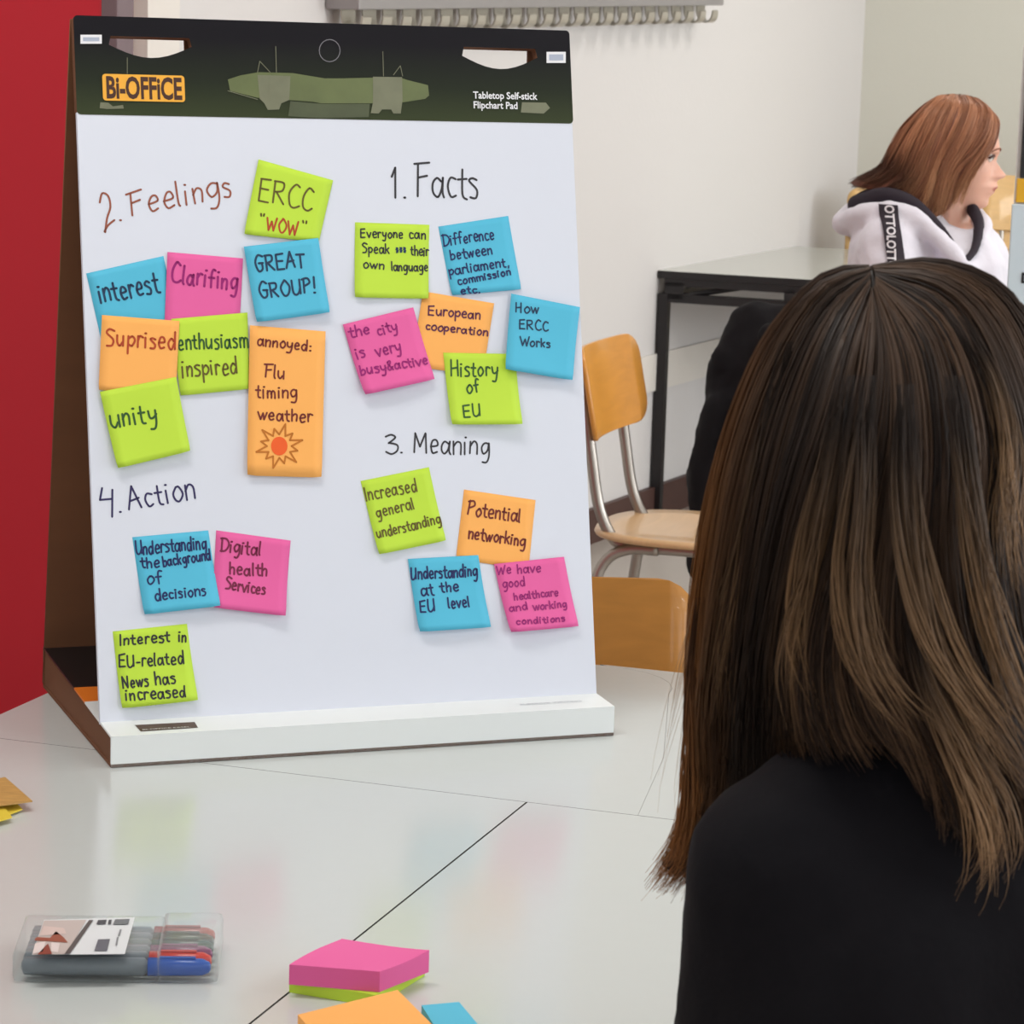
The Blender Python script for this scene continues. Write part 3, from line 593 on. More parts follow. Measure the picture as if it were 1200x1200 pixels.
L.new(fr.outputs['Facing'], mm_.inputs[0]); L.new(mm_.outputs[0], mx.inputs[0]); L.new(tr.outputs[0], mx.inputs[1]); L.new(gl.outputs[0], mx.inputs[2]); L.new(mx.outputs[0], N['Material Output'].inputs[0])
M_bar = mat('marker_barrel', rgb(112, 120, 128), .3)
caps = [('blue', (40, 88, 180)), ('red', (214, 60, 50)), ('purple', (126, 50, 100)), ('dark green', (44, 74, 66)), ('black', (54, 60, 52)), ('brown-red', (168, 74, 66))]
for k, (nm, c) in enumerate(caps):
    y = .0080 + k * MW; r = .0062
    root = empty('marker_pen', MC @ Vector((.006, y, .0025)), rz)
    tag(root, '%s capped marker pen in the clear case, %s' % (nm, ('front row by the viewer', 'second from the front', 'third from the front', 'fourth from the front', 'fifth from the front', 'furthest from the viewer')[k]), 'marker pen', 'marker pens in the clear case')
    zc = CH / 2 - .0040
    def lath(prof, seg=14):
        bm = bmesh.new(); rings = [[bm.verts.new((x, rr * math.cos(a), zc + rr * 1.05 * math.sin(a))) for a in [math.tau * q / seg for q in range(seg)]] for x, rr in prof]
        for a, b in zip(rings[:-1], rings[1:]):
            for q in range(seg): bm.faces.new((a[q], a[(q + 1) % seg], b[(q + 1) % seg], b[q]))
        bm.faces.new(rings[0][::-1]); bm.faces.new(rings[-1]); return bm
    x1 = LEN - .012
    xb = x1 * .66
    from_bm('barrel', lath([(0, .003), (.002, r), (xb * .98, r), (xb, r * .7), (xb + .004, r * .7)]), M_bar, root, True)
    from_bm('cap', lath([(xb + .001, r * 1.04), (x1 - .006, r * .95), (x1 - .001, r * .6), (x1, r * .3)]), mat('cap_' + nm, rgb(*c), .25), root, True)
    bm = bmesh.new(); box(bm, (xb + .022, 0, zc + r + .0008), (.026, .003, .0014), bev=.0005); from_bm('clip', bm, MATS['cap_' + nm], root)
DP = .0080 * 2 + MW * 5
case = empty('marker_case', cl, rz); tag(case, 'clear plastic case of six felt markers with a printed label', 'marker case')
def rbox_shell(x0, x1, y0, y1, z0, z1, r):
    bm = bmesh.new(); box(bm, ((x0 + x1) / 2, (y0 + y1) / 2, (z0 + z1) / 2), (x1 - x0, y1 - y0, z1 - z0), bev=r); return bm
from_bm('case_body', rbox_shell(0, LEN * .71, -.0005, DP, .0003, CH, .004), M_clear, case, True)
from_bm('case_lid', rbox_shell(LEN * .70, LEN, -.0012, DP + .001, .0003, CH + .0030, .005), M_clear, case, True)
def cpt(px, py, e=.0006):
    I = MC.inverted(); c = I @ CAM; d = I.to_3x3() @ ray(px, py); return c + d * ((CH + e - c.z) / d.z)
LX = lambda X, Y: (X / 4, 1040 + Y / 4)
def cflat(name, pts, m, e):
    me = bpy.data.meshes.new(name); P = [cpt(*LX(*p), e) for p in pts]; me.from_pydata(P, [], [tuple(range(len(P)))]); me.validate()
    bm = bmesh.new(); bm.from_mesh(me); bmesh.ops.recalc_face_normals(bm, faces=bm.faces)
    for f in bm.faces:
        if f.normal.z < 0: f.normal_flip()
    bm.to_mesh(me); bm.free(); return me
lab = link('case_label', cflat('case_label', [(150, 316), (205, 152), (632, 140), (585, 312)], None, .0006), mat('label_white', rgb(222, 226, 230), .4), case)
for nm, pts, c, e in (('label_picture', [(152, 314), (207, 155), (405, 152), (310, 312)], (196, 184, 180), .0009),
                      ('label_picture', [(160, 248), (172, 232), (235, 236), (262, 205), (300, 235), (318, 258), (235, 252)], (150, 84, 66), .0012),
                      ('label_picture', [(175, 314), (225, 262), (244, 312)], (136, 66, 52), .0012),
                      ('label_picture', [(152, 310), (165, 262), (215, 252), (200, 300)], (226, 214, 212), .0012),
                      ('label_picture', [(240, 300), (240, 256), (280, 262), (272, 304)], (226, 214, 212), .0012),
                      ('label_picture', [(185, 225), (205, 180), (300, 190), (310, 215), (270, 222)], (214, 194, 188), .0012),
                      ('label_stripe', [(302, 311), (418, 152), (438, 152), (328, 310)], (84, 80, 80), .0012),
                      ('label_print', [(452, 172), (460, 152), (500, 151), (494, 172)], (70, 74, 82), .0012),
                      ('label_print', [(506, 172), (510, 151), (524, 151), (520, 172)], (70, 74, 82), .0012),
                      ('label_print', [(530, 173), (540, 149), (608, 147), (600, 173)], (110, 114, 120), .0012),
                      ('label_print', [(442, 296), (460, 243), (516, 241), (502, 297)], (96, 98, 110), .0012),
                      ('label_print', [(540, 272), (548, 232), (556, 232), (549, 272)], (130, 132, 138), .0012),
                      ('label_print', [(552, 228), (562, 196), (570, 196), (562, 228)], (130, 132, 138), .0012)):
    link(nm, cflat(nm, pts, None, e), mat('label_%d_%d_%d' % c, rgb(*c), .4), lab)

# ---------------------------------------------------------------- chairs
M_woodA = wood('wood_honey', rgb(214, 148, 62)); M_woodB = wood('wood_seat', rgb(206, 168, 122)); M_woodC = wood('wood_tan', rgb(218, 152, 76)); M_woodD = wood('wood_pale', rgb(216, 174, 112))
def plate(w_, h_, th, cr_, curve, n=12):
    """bent plywood plate: x = width, z = height, bulging towards -y; rounded corners"""
    bm = bmesh.new(); loop = rrect(-w_ / 2, -h_ / 2, w_ / 2, h_ / 2, cr_, 5)
    me = curve_mesh('p', [loop], 0); b2 = bmesh.new(); b2.from_mesh(me)
    for k in range(1, n):
        x = -w_ / 2 + w_ * k / n; bmesh.ops.bisect_plane(b2, geom=b2.verts[:] + b2.edges[:] + b2.faces[:], plane_co=(x, 0, 0), plane_no=(1, 0, 0))
    bmesh.ops.recalc_face_normals(b2, faces=b2.faces)
    r = bmesh.ops.extrude_face_region(b2, geom=b2.faces[:]); vs = [v for v in r['geom'] if isinstance(v, bmesh.types.BMVert)]
    bmesh.ops.translate(b2, vec=(0, 0, th), verts=vs)
    for v in b2.verts: x, y, z = v.co; v.co = (x, curve * (x / (w_ / 2)) ** 2 - z, y)
    bm.free(); return b2
def chair(loc, rz, label, wood_back, wood_seat, group='wooden school chairs', z=0, name='school_chair'):
    """local +y is the way the sitter faces"""
    root = empty(name, (loc[0], loc[1], z), rz); tag(root, label, 'chair', group)
    bm = plate(.39, .185, .010, .045, .035)
    # bulge away from the sitter: edges wrap forward
    bmesh.ops.rotate(bm, matrix=Matrix.Rotation(.20, 3, 'X'), verts=bm.verts); bmesh.ops.translate(bm, vec=(0, -.205, .728), verts=bm.verts)
    back = from_bm('backrest', bm, wood_back, root, True)
    bm = bmesh.new(); n = 36; N_ = [(.5, -.5), (.5, .5)]
    def rim(k, s):
        t = math.tau * k / n; c, q = math.cos(t), math.sin(t); e = .75
        return (s * .195 * math.copysign(abs(c) ** e, c), s * .195 * math.copysign(abs(q) ** e, q))
    rings = []
    for s, zz in ((.985, .447), (1.0, .452), (.985, .459), (.80, .457), (.6, .452), (.3, .450)):
        rings.append([bm.verts.new((rim(k, s)[0], rim(k, s)[1], zz)) for k in range(n)])
    for a, b in zip(rings[:-1], rings[1:]):
        for k in range(n): bm.faces.new((a[k], a[(k + 1) % n], b[(k + 1) % n], b[k]))
    bm.faces.new(rings[0][::-1]); bm.faces.new(rings[-1])
    from_bm('seat', bm, wood_seat, root, True)
    for s in (-1, 1):
        bm = bmesh.new(); x = .125 * s
        tube(bm, smooth_path([(x, -.215, .77), (x, -.200, .69), (x, -.185, .60), (x, -.165, .50), (x, -.13, .44), (x, -.08, .432), (x, .0, .432), (x, .12, .432)], 5), .0115, 10); from_bm('upright', bm, M_chrome, root, True)
        for t in (-1, 1):
            bm = bmesh.new(); xx = x + .012 * s
            tube(bm, smooth_path([(xx, .04 * t, .431), (xx, .10 * t, .428), (xx + .01 * s, .145 * t, .40), (xx + .022 * s, .165 * t, .32), (xx + .04 * s, .20 * t, .012)], 5), .0115, 10)
            from_bm('leg', bm, M_chrome, root, True)
    bm = bmesh.new(); tube(bm, [(-.137, .05, .428), (.137, .05, .428)], .009, 8); tube(bm, [(-.137, -.06, .428), (.137, -.06, .428)], .009, 8); from_bm('cross_bar', bm, M_chrome, root, True)
    for s in (-1, 1):
        bm = bmesh.new(); ellipsoid(bm, (.125 * s, -.193, .715), (.006, .004, .006)); from_bm('rivet', bm, M_chrome, root, True)
    return root
def chair_at(backpt, face, *a, **k):
    """chair from the ground position of its backrest and facing direction"""
    f = Vector(face).normalized(); rz = math.atan2(-f.x, f.y); c = Vector(backpt) + f * .205
    return chair((c.x, c.y), rz, *a, **k)
pA = at_y(705, 460, 5.55); chair_at((pA.x, pA.y), (.955, -.30), 'honey-coloured school chair facing right, in front of the black desk', M_woodA, M_woodB)
pB = at_y(613, 740, 3.085); chair_at((pB.x, pB.y), (.03, -1), 'school chair pushed under the far side of the flip chart table', M_woodC, M_woodC)
# far stacks by the back wall
for (px, py, y, n, lab) in ((1222, 195, 9.3, 4, 'right stack by the red haired person\'s face'), (1062, 212, 9.4, 3, 'left stack behind the red haired person\'s back')):
    p = at_y(px, py, y)
    for k in range(n):
        chair_at((p.x, p.y), (-.1, -1), 'pale school chair, %s, %s' % (lab, ('lowest', 'second from the floor', 'third from the floor', 'topmost')[k]), M_woodD, M_woodD, 'stacked wooden chairs by the back wall', z=k * .062)

# ---------------------------------------------------------------- black desk by the wall
FL = at_z(771, 316, .75); FL.z = 0; dl = Vector((.343, .939, 0)).normalized(); du = Vector((dl.y, -dl.x, 0))
desk = empty('desk', FL, math.atan2(du.y, du.x)); tag(desk, 'black steel framed desk with a grey glossy top against the white wall', 'desk')
DWd, DDp = 1.2, 1.25
bm = bmesh.new(); box(bm, (DWd / 2, DDp / 2, .737), (DWd, DDp, .022), bev=.002); o = from_bm('desktop', bm, [M_blackmetal, mat('desk_top', rgb(184, 186, 178), .16, spec=.7)], desk)
for f in o.data.polygons:
    if f.normal.z > .9: f.material_index = 1
for c_, s_, nm in [((DWd / 2, y, .668), (DWd - .04, .03, .026), 'lower_rail') for y in (.02, DDp - .02)] + [((x, DDp / 2, .668), (.03, DDp - .1, .026), 'lower_rail') for x in (.02, DWd - .02)] + [((DWd / 2, y, .715), (DWd - .04, .03, .022), 'upper_rail') for y in (.02, DDp - .02)]:
    bm = bmesh.new(); box(bm, c_, s_); from_bm(nm, bm, M_blackmetal, desk)
bm = bmesh.new(); box(bm, (.05, .02, .69), (.06, .03, .05)); from_bm('corner_bracket', bm, M_blackmetal, desk)
bm = bmesh.new(); tube(bm, [(.08, .02, .676), (.26, .02, .712)], .009, 6); from_bm('brace', bm, M_blackmetal, desk)
bm = bmesh.new(); box(bm, (.40, .02, .69), (.03, .03, .05)); from_bm('spacer', bm, M_blackmetal, desk)
for x in (.017, DWd - .017):
    for y in (.02, DDp - .02): bm = bmesh.new(); box(bm, (x, y, .34), (.032, .032, .68), bev=.002); from_bm('leg', bm, M_blackmetal, desk)

# ---------------------------------------------------------------- coat hook rail at the top of the wall
M_rail = mat('rail_grey', rgb(150, 146, 146), .4, metal=.3); M_hook = mat('hook_beige', rgb(178, 172, 160), .35, metal=.4)
d0, d1 = None, None
def wall_hit(px, py, e=0.0):
    d = ray(px, py); n = EV; p = room(e, 0); t = (p - CAM).dot(n) / d.dot(n); q = CAM + d * t; return q
pa = wall_hit(408, 14, .06); pb = wall_hit(838, 8, .06); dA = (pa - K).dot(DV); dB = (pb - K).dot(DV); zb = min(pa.z, pb.z); print('rail', dA, dB, pa.z, pb.z)
rail = empty('coat_rail', room(0, dA, 0) + Vector((0, 0, pa.z)), math.atan2(DV.y, DV.x)); rail.rotation_euler = (0, -math.atan2(pb.z - pa.z, dB - dA), math.atan2(DV.y, DV.x)); tag(rail, 'grey wall rail with a row of beige coat hooks above the flip chart', 'coat rail')
LR = dB - dA
bm = bmesh.new(); box(bm, (LR / 2, -.045, .055), (LR, .085, .10), bev=.003); from_bm('rail_shelf', bm, M_rail, rail)
NH = 23
hk = None
for k in range(NH):
    x = .05 + (LR - .10) * k / (NH - 1)
    if hk is None:
        bm = bmesh.new(); P = smooth_path([(0, -.035, .010), (0, -.036, -.02), (0.0, -.044, -.040), (0, -.062, -.046), (0, -.078, -.034), (0, -.082, -.012)], 3); vs = []
        for i, p in enumerate(P):
            ww = .034 - .014 * i / len(P); vs.append([bm.verts.new(p + Vector((s * ww, dy, dz))) for s, dy, dz in ((-1, 0, 0), (1, 0, 0), (1, .004, .003), (-1, .004, .003))])
        for a, b in zip(vs[:-1], vs[1:]):
            for i in range(4): bm.faces.new((a[i], a[(i + 1) % 4], b[(i + 1) % 4], b[i]))
        bm.faces.new(vs[0][::-1]); bm.faces.new(vs[-1]); hk = from_bm('hook', bm, M_hook, rail); hk.location.x = x
    else:
        h = hk.copy(); COL.objects.link(h); h.parent = rail; h.location.x = x

# ---------------------------------------------------------------- display board cut by the right edge
yb = 5.2
q0 = at_y(1180.5, 348, yb); q1 = at_y(1187, 238, yb)
root = empty('display_board', (q1.x + .3, yb, 0)); tag(root, 'upright display board with black, yellow and pale blue fields at the right edge', 'display board')
def zf(py): return at_y(1190, py, yb).z
x0 = q1.x - (q1.x + .3); 
def bd(name, xa, xb, za, zb_, m, y=0, th=.01):
    bm = bmesh.new(); box(bm, ((xa + xb) / 2, y, (za + zb_) / 2), (xb - xa, th, zb_ - za), bev=.001); return from_bm(name, bm, m, root)
xk = at_y(1194.5, 200, yb).x - root.location.x
bd('white_backing', xk - .004, .3, .75, zf(60) + .01, mat('board_white', rgb(224, 224, 220), .5), .012)
bd('black_field', xk + .002, .29, zf(208), zf(66), M_dkprint, 0); bd('yellow_band', xk - .003, .29, zf(237), zf(209), mat('band_yellow', rgb(226, 172, 20), .5), 0)
bd('pale_sheet', x0 - .003, .31, zf(420), zf(239), mat('sheet_paleblue', rgb(206, 222, 230), .5), -.012)
me = text_mesh('printed_letter', 'D', .026, 'LEFT', .0004, bold=.001); me.transform(Matrix.Translation((at_y(1196.5, 329, yb - .02).x - root.location.x, -.0185, zf(330))) @ Matrix.Rotation(math.pi / 2, 4, 'X')); link('printed_letter', me, M_dkprint, root)
for s in (-1, 1):
    bm = bmesh.new(); tube(bm, [(.05 + .12 * (s + 1), .05, .76), (.05 + .12 * (s + 1), .05, 0)], .012, 10); from_bm('leg', bm, M_blackmetal, root, True)
bm = bmesh.new(); box(bm, (.16, .03, .74), (.34, .06, .03)); from_bm('cross_bar', bm, M_blackmetal, root)

# ---------------------------------------------------------------- black coat hung over a chair
yc = 6.3
cp = lambda px, py, dy=0: at_y(px, py, yc + dy)
chC = cp(985, 430); chair_at((chC.x, chC.y + .02), (.15, .99), 'school chair hidden under the black coat', M_woodA, M_woodB)
bm = bmesh.new()
S = lambda px0, py0, px1, py1, r0, r1, dy0=0, dy1=0: cone_capsule(bm, cp(px0, py0, dy0), cp(px1, py1, dy1), r0, r1)
S(885, 382, 960, 385, .055, .06); S(868, 400, 900, 420, .05, .08); S(850, 418, 852, 436, .032, .026, -.03, -.03); S(868, 430, 850, 560, .07, .085); S(850, 560, 843, 650, .08, .075)
S(900, 420, 900, 640, .10, .10); S(950, 420, 960, 650, .10, .10); S(845, 560, 846, 660, .075, .06, -.05, -.05); S(870, 640, 880, 700, .09, .075); S(930, 640, 930, 700, .1, .08); S(845, 480, 828, 545, .04, .045, -.06, -.06); S(828, 545, 826, 640, .042, .04, -.06, -.06)
S(905, 395, 950, 470, .03, .03, -.1, -.12); S(880, 480, 860, 560, .03, .025, -.13, -.14)
M_coat = mat('black_cloth', rgb(17, 14, 18), .85, bump=.2, bscale=40, spec=.25)
o = from_bm('coat', bm, M_coat); recenter(o); remesh(o, .010, 4, .032, .10); tag(o, 'black coat hanging over a chair back in front of the desk', 'coat')

# ---------------------------------------------------------------- people
HEAD = [(.119, .004, 0, .02, .004, .004), (.114, .034, 0, .02, .04, .034), (.10, .060, 0, .03, .066, .054), (.08, .076, 0, .03, .084, .067), (.05, .087, 0, .03, .095, .075), (.03, .089, .002, .04, .098, .077), (.015, .089, .006, .035, .097, .076), (.004, .084, .007, .016, .095, .075),
        (-.006, .081, .009, .011, .093, .074), (-.018, .081, .019, .010, .088, .073), (-.028, .081, .030, .011, .083, .071), (-.034, .081, .036, .013, .08, .070), (-.040, .081, .030, .016, .076, .069), (-.046, .080, .017, .016, .072, .067), (-.052, .080, .016, .020, .068, .065),
        (-.058, .080, .020, .024, .064, .063), (-.063, .079, .021, .023, .06, .062), (-.067, .078, .014, .023, .057, .060), (-.072, .077, .018, .021, .054, .058), (-.078, .075, .014, .020, .05, .056), (-.086, .072, .010, .020, .044, .053), (-.095, .068, .017, .020, .038, .049), (-.104, .062, .019, .020, .032, .044), (-.112, .052, .014, .02, .026, .037), (-.119, .03, .005, .02, .018, .024)]
def head_bm(bm, MT, seg=56):
    rings = []
    for z, F, C, s, B, Wd in HEAD:
        ring = []
        for k in range(seg):
            t = math.tau * k / seg; c, q = math.cos(t), math.sin(t); ex = .85
            x = (F if c > 0 else B) * math.copysign(abs(c) ** ex, c); y = Wd * math.copysign(abs(q) ** (.9 if c > 0 else 1), q)
            if c > 0:
                x += C * math.exp(-(y / s) ** 2)
                x -= .010 * math.exp(-((z - .004) / .012) ** 2) * math.exp(-((abs(y) - .032) / .014) ** 2)     # eye sockets
                x += .006 * math.exp(-((z - .019) / .006) ** 2) * math.exp(-((abs(y) - .03) / .02) ** 2)      # brow
                x += .005 * math.exp(-((z + .036) / .006) ** 2) * math.exp(-((abs(y) - .013) / .006) ** 2)    # nostril wings
                x += .004 * math.exp(-((z + .028) / .02) ** 2) * math.exp(-((abs(y) - .045) / .015) ** 2)     # cheek
            ring.append(bm.verts.new(MT @ Vector((x, y, z))))
        rings.append(ring)
    for a, b in zip(rings[:-1], rings[1:]):
        for k in range(seg): bm.faces.new((a[k], b[k], b[(k + 1) % seg], a[(k + 1) % seg]))
    bm.faces.new(rings[0]); bm.faces.new(rings[-1][::-1])
    for s in (-1, 1):   # ears
        ellipsoid(bm, MT @ Vector((-.012, s * .078, -.005)), (.016, .008, .030), MT.to_3x3().to_4x4())
def hand_bm(bm, wrist, d, up, k=1.0, side=1):
    d = Vector(d).normalized(); n = Vector(up).normalized(); s = d.cross(n).normalized() * side; w0 = Vector(wrist)
    for i in range(4): cone_capsule(bm, w0 + s * (i - 1.5) * .012, w0 + d * .085 + s * (i - 1.5) * .019, .013, .0105, 8)
    for i, ln in enumerate((.062, .074, .080, .070)):
        b = w0 + d * .085 + s * (1.5 - i) * .0195 * -1; m1 = b + d * ln * .5 - n * .006; e = m1 + d * ln * .42 - n * .022
        cone_capsule(bm, b, m1, .0092, .0085, 8); cone_capsule(bm, m1, e, .0085, .0068, 8)
    b = w0 + d * .03 + s * -.028; m1 = b + d * .035 - s * .022 - n * .006; cone_capsule(bm, b, m1, .013, .0105, 8); cone_capsule(bm, m1, m1 + d * .03 - s * .006 - n * .006, .0105, .008, 8)
def skin_mat(name, c, MT):
    """skin with redder lips and a little colour in the cheeks, laid out in head space"""
    m = mat(name, c, .5, sss=.12); nt = m.node_tree; N = nt.nodes; L = nt.links
    tc = N.new('ShaderNodeTexCoord'); mp = N.new('ShaderNodeVectorTransform')
    inv = MT.inverted(); loc, q, s = inv.decompose(); mapn = N.new('ShaderNodeMapping'); mapn.vector_type = 'POINT'
    mapn.inputs['Location'].default_value = loc; mapn.inputs['Rotation'].default_value = q.to_euler()
    L.new(tc.outputs['Object'], mapn.inputs[0]); col = None
    prev = None
    for cen, rad, cc in (((.10, 0, -.0655), (.022, .025, .0075), rgb(176, 92, 84)),):
        a = N.new('ShaderNodeVectorMath'); a.operation = 'SUBTRACT'; a.inputs[1].default_value = cen; L.new(mapn.outputs[0], a.inputs[0])
        b = N.new('ShaderNodeVectorMath'); b.operation = 'DIVIDE'; b.inputs[1].default_value = rad; L.new(a.outputs[0], b.inputs[0])
        l = N.new('ShaderNodeVectorMath'); l.operation = 'LENGTH'; L.new(b.outputs[0], l.inputs[0])
        r = N.new('ShaderNodeMapRange'); r.inputs[1].default_value = 1.0; r.inputs[2].default_value = .6; L.new(l.outputs['Value'], r.inputs[0])
        k = N.new('ShaderNodeMixRGB'); k.inputs[2].default_value = cc
        if prev: L.new(prev.outputs[0], k.inputs[1])
        else: k.inputs[1].default_value = c
        L.new(r.outputs[0], k.inputs[0]); prev = k
    L.new(prev.outputs[0], N['Principled BSDF'].inputs['Base Color']); return m
def eyes(MT, root, M_iris):
    for s in (-1, 1):
        bm = bmesh.new(); ellipsoid(bm, MT @ Vector((.070, s * .031, .002)), (.0105,) * 3); e = from_bm('eye', bm, mat('eye_white', rgb(226, 220, 214), .2), root, True, True)
        bm = bmesh.new(); ellipsoid(bm, MT @ Vector((.0756, s * .0312, .0015)), (.0062,) * 3); from_bm('iris', bm, M_iris, e, True, True)
        bm = bmesh.new(); tube(bm, smooth_path([MT @ Vector(p) for p in ((.077, s * .019, .003), (.0825, s * .026, .0055), (.080, s * .036, .006), (.072, s * .046, .001))], 4), .0028, 6); from_bm('eyelash', bm, mat('lash', rgb(70, 42, 34), .6), root, True, True)
        bm = bmesh.new(); tube(bm, smooth_path([MT @ Vector(p) for p in ((.094, s * .013, .017), (.0935, s * .026, .0225), (.086, s * .041, .021), (.076, s * .050, .015))], 4), .0018, 6, r2=.001); from_bm('eyebrow', bm, mat('brow', rgb(132, 84, 60), .8), root, True, True)
def strands(name, guides, n, pts, r, colfn, parent, jit=.004, clump=40, depth=.014, center=None, m=None, wts=None, tipvar=.12, spread=1.0, soft=False, out=0.0):
    """mesh of tapering hair strands interpolated across a fan of guide curves (world coordinates)"""
    Gd = np.array([[tuple(p) for p in resample(g, pts)] for g in guides]); ng = len(Gd)
    tt = np.linspace(0, 1, pts); ncl = max(4, n // clump)
    cs = rng.random(ncl) * (ng - 1) if wts is None else np.interp(rng.random(ncl), np.cumsum([0] + wts) / sum(wts), np.arange(ng))
    coff = rng.normal(0, 1, (ncl, 3)); cdep = rng.random(ncl); ctone = rng.random(ncl)
    cid = rng.integers(0, ncl, n); s = np.clip(cs[cid] + rng.normal(0, .10 * spread, n), 0, ng - 1 - 1e-4); i = s.astype(int); f = (s - i)[:, None, None]
    base = Gd[i] * (1 - f) + Gd[i + 1] * f                           # n, pts, 3
    dep = np.clip(cdep[cid] * .6 + rng.random(n) * .4, 0, 1)[:, None, None]
    if center is not None:
        cdir = base - np.array(center); cdir /= np.linalg.norm(cdir, axis=2, keepdims=True)
        base = base - cdir * (dep - out) * depth
    ph = rng.random((n, 3, 1)) * 6.28; cph = (rng.random((ncl, 3, 1)) * 6.28)[cid]
    fr = rng.uniform(2, 5, (n, 1, 1)); cfr = rng.uniform(2, 5, (ncl, 1, 1))[cid]
    amp = (tt ** .8)[None, None, :]
    wob = np.sin(tt[None, None, :] * fr + ph) * jit * amp + np.sin(tt[None, None, :] * cfr + cph) * jit * 1.6 * amp + coff[cid][:, :, None] * jit * 1.0 * amp
    base = base + np.transpose(wob, (0, 2, 1))
    ln = 1 - rng.random(n) * tipvar; idx = tt[None, :] * ln[:, None] * (pts - 1); i0 = np.clip(idx.astype(int), 0, pts - 2); fr_ = (idx - i0)[:, :, None]
    ar = np.arange(n)[:, None]; base = base[ar, i0] * (1 - fr_) + base[ar, i0 + 1] * fr_
    tan = np.gradient(base, axis=1); tan /= np.linalg.norm(tan, axis=2, keepdims=True) + 1e-9
    ref = np.array([.3, .9, .2]); a = np.cross(tan, ref); a /= np.linalg.norm(a, axis=2, keepdims=True) + 1e-9; b = np.cross(tan, a)
    rad = (r * ((1 - .75 * tt ** 2.5) if not soft else np.clip(tt * 3, .1, 1) * np.clip((1 - tt) * 4, .2, 1)))[None, :, None]
    ring = [base + (a * math.cos(q) + b * math.sin(q)) * rad for q in (0, 2.0944, 4.1888)]
    co = np.stack(ring, axis=2).reshape(-1, 3)                       # index ((n*pts)+p)*3+q
    st = (np.arange(n)[:, None, None] * pts + np.arange(pts - 1)[None, :, None]) * 3; q = np.arange(3)[None, None, :]; q2 = (q + 1) % 3
    fa = np.stack([st + q, st + q2, st + 3 + q2, st + 3 + q], axis=3).reshape(-1, 4)
    me = bpy.data.meshes.new(name); me.vertices.add(len(co)); me.vertices.foreach_set('co', co.ravel().astype(np.float32))
    me.loops.add(fa.size); me.loops.foreach_set('vertex_index', fa.ravel().astype(np.int32)); me.polygons.add(len(fa))
    me.polygons.foreach_set('loop_start', np.arange(0, fa.size, 4, dtype=np.int32)); me.polygons.foreach_set('use_smooth', np.ones(len(fa), bool)); me.update(calc_edges=True)
    tone = np.clip(ctone[cid] * .75 + rng.random(n) * .25, 0, 1); c = colfn(np.repeat(tone[:, None], pts, 1), np.repeat(tt[None, :], n, 0), np.repeat((s / (ng - 1))[:, None], pts, 1))
    c = np.repeat(c.reshape(-1, 4), 3, axis=0).astype(np.float32); at = me.color_attributes.new('strand', 'FLOAT_COLOR', 'POINT'); at.data.foreach_set('color', c.ravel())
    return link(name, me, m, parent, False, True)
def resample(P, n):
    S_ = smooth_path(P, 8); L_ = [0]
    for a, b in zip(S_[:-1], S_[1:]): L_.append(L_[-1] + (b - a).length)
    out = []; j = 0
    for k in range(n):
        t = L_[-1] * k / (n - 1)
        while j < len(L_) - 2 and L_[j + 1] < t: j += 1
        f = (t - L_[j]) / max(1e-9, L_[j + 1] - L_[j]); out.append(S_[j].lerp(S_[j + 1], min(1, f)))
    return out
def hair_mat(name, rough=.38):
    m = bpy.data.materials.new(name); m.use_nodes = True; nt = m.node_tree; b = nt.nodes['Principled BSDF']; a = nt.nodes.new('ShaderNodeAttribute'); a.attribute_name = 'strand'
    nt.links.new(a.outputs['Color'], b.inputs['Base Color']); b.inputs['Roughness'].default_value = rough; b.inputs['Specular IOR Level'].default_value = .3; return m
def hair_sheet(name, guides, m, parent, center, inset, pts=20, sub=4):
    Gd = [resample(g, pts) for g in guides]; bm = bmesh.new(); rows = []; c = Vector(center)
    for i in range((len(Gd) - 1) * sub + 1):
        a = min(i // sub, len(Gd) - 2); f = i / sub - a
        rows.append([bm.verts.new((lambda p: p - (p - c).normalized() * inset)(Gd[a][k].lerp(Gd[a + 1][k], f))) for k in range(pts)])
    for a, b in zip(rows[:-1], rows[1:]):
        for k in range(pts - 1): bm.faces.new((a[k], a[k + 1], b[k + 1], b[k]))
    o = from_bm(name, bm, m, parent, True, True); md = o.modifiers.new('thick', 'SOLIDIFY'); md.thickness = .006; md.offset = 0; return o
def mix3(a, b, t): return a + (b - a) * t[..., None]
def rgba(*c): return np.array(rgb(*c))

# --- red haired person in a pale hoodie
YW = 6.0
HC = at_y(1119, 181, YW)
MT = Matrix.Translation(HC) @ Matrix.Rotation(-.12, 4, 'Z') @ Matrix.Rotation(.06, 4, 'Y')
pw = empty('person', (HC.x - .1, YW, 0)); tag(pw, 'person with red shoulder-length hair in a white hooded jacket, seen in profile', 'person')
bm = bmesh.new(); head_bm(bm, MT)
wp = lambda px, py, y: at_y(px, py, y)
NB_ = Vector((.915, 6.0, 1.03))
cone_capsule(bm, NB_, HC + Vector((-.02, 0, -.06)), .058, .052); cone_capsule(bm, NB_ + Vector((.02, -.02, -.03)), NB_ + Vector((0, 0, -.15)), .06, .08)
shR, shL = Vector((.775, 5.88, 1.005)), Vector((.985, 6.14, 1.005)); elR, elL = Vector((.795, 5.76, .76)), Vector((1.09, 6.03, .77)); wrR, wrL = Vector((.99, 5.66, .64)), Vector((1.17, 5.86, .64))
cone_capsule(bm, elR.lerp(wrR, .6), wrR, .032, .026); cone_capsule(bm, elL.lerp(wrL, .6), wrL, .032, .026)
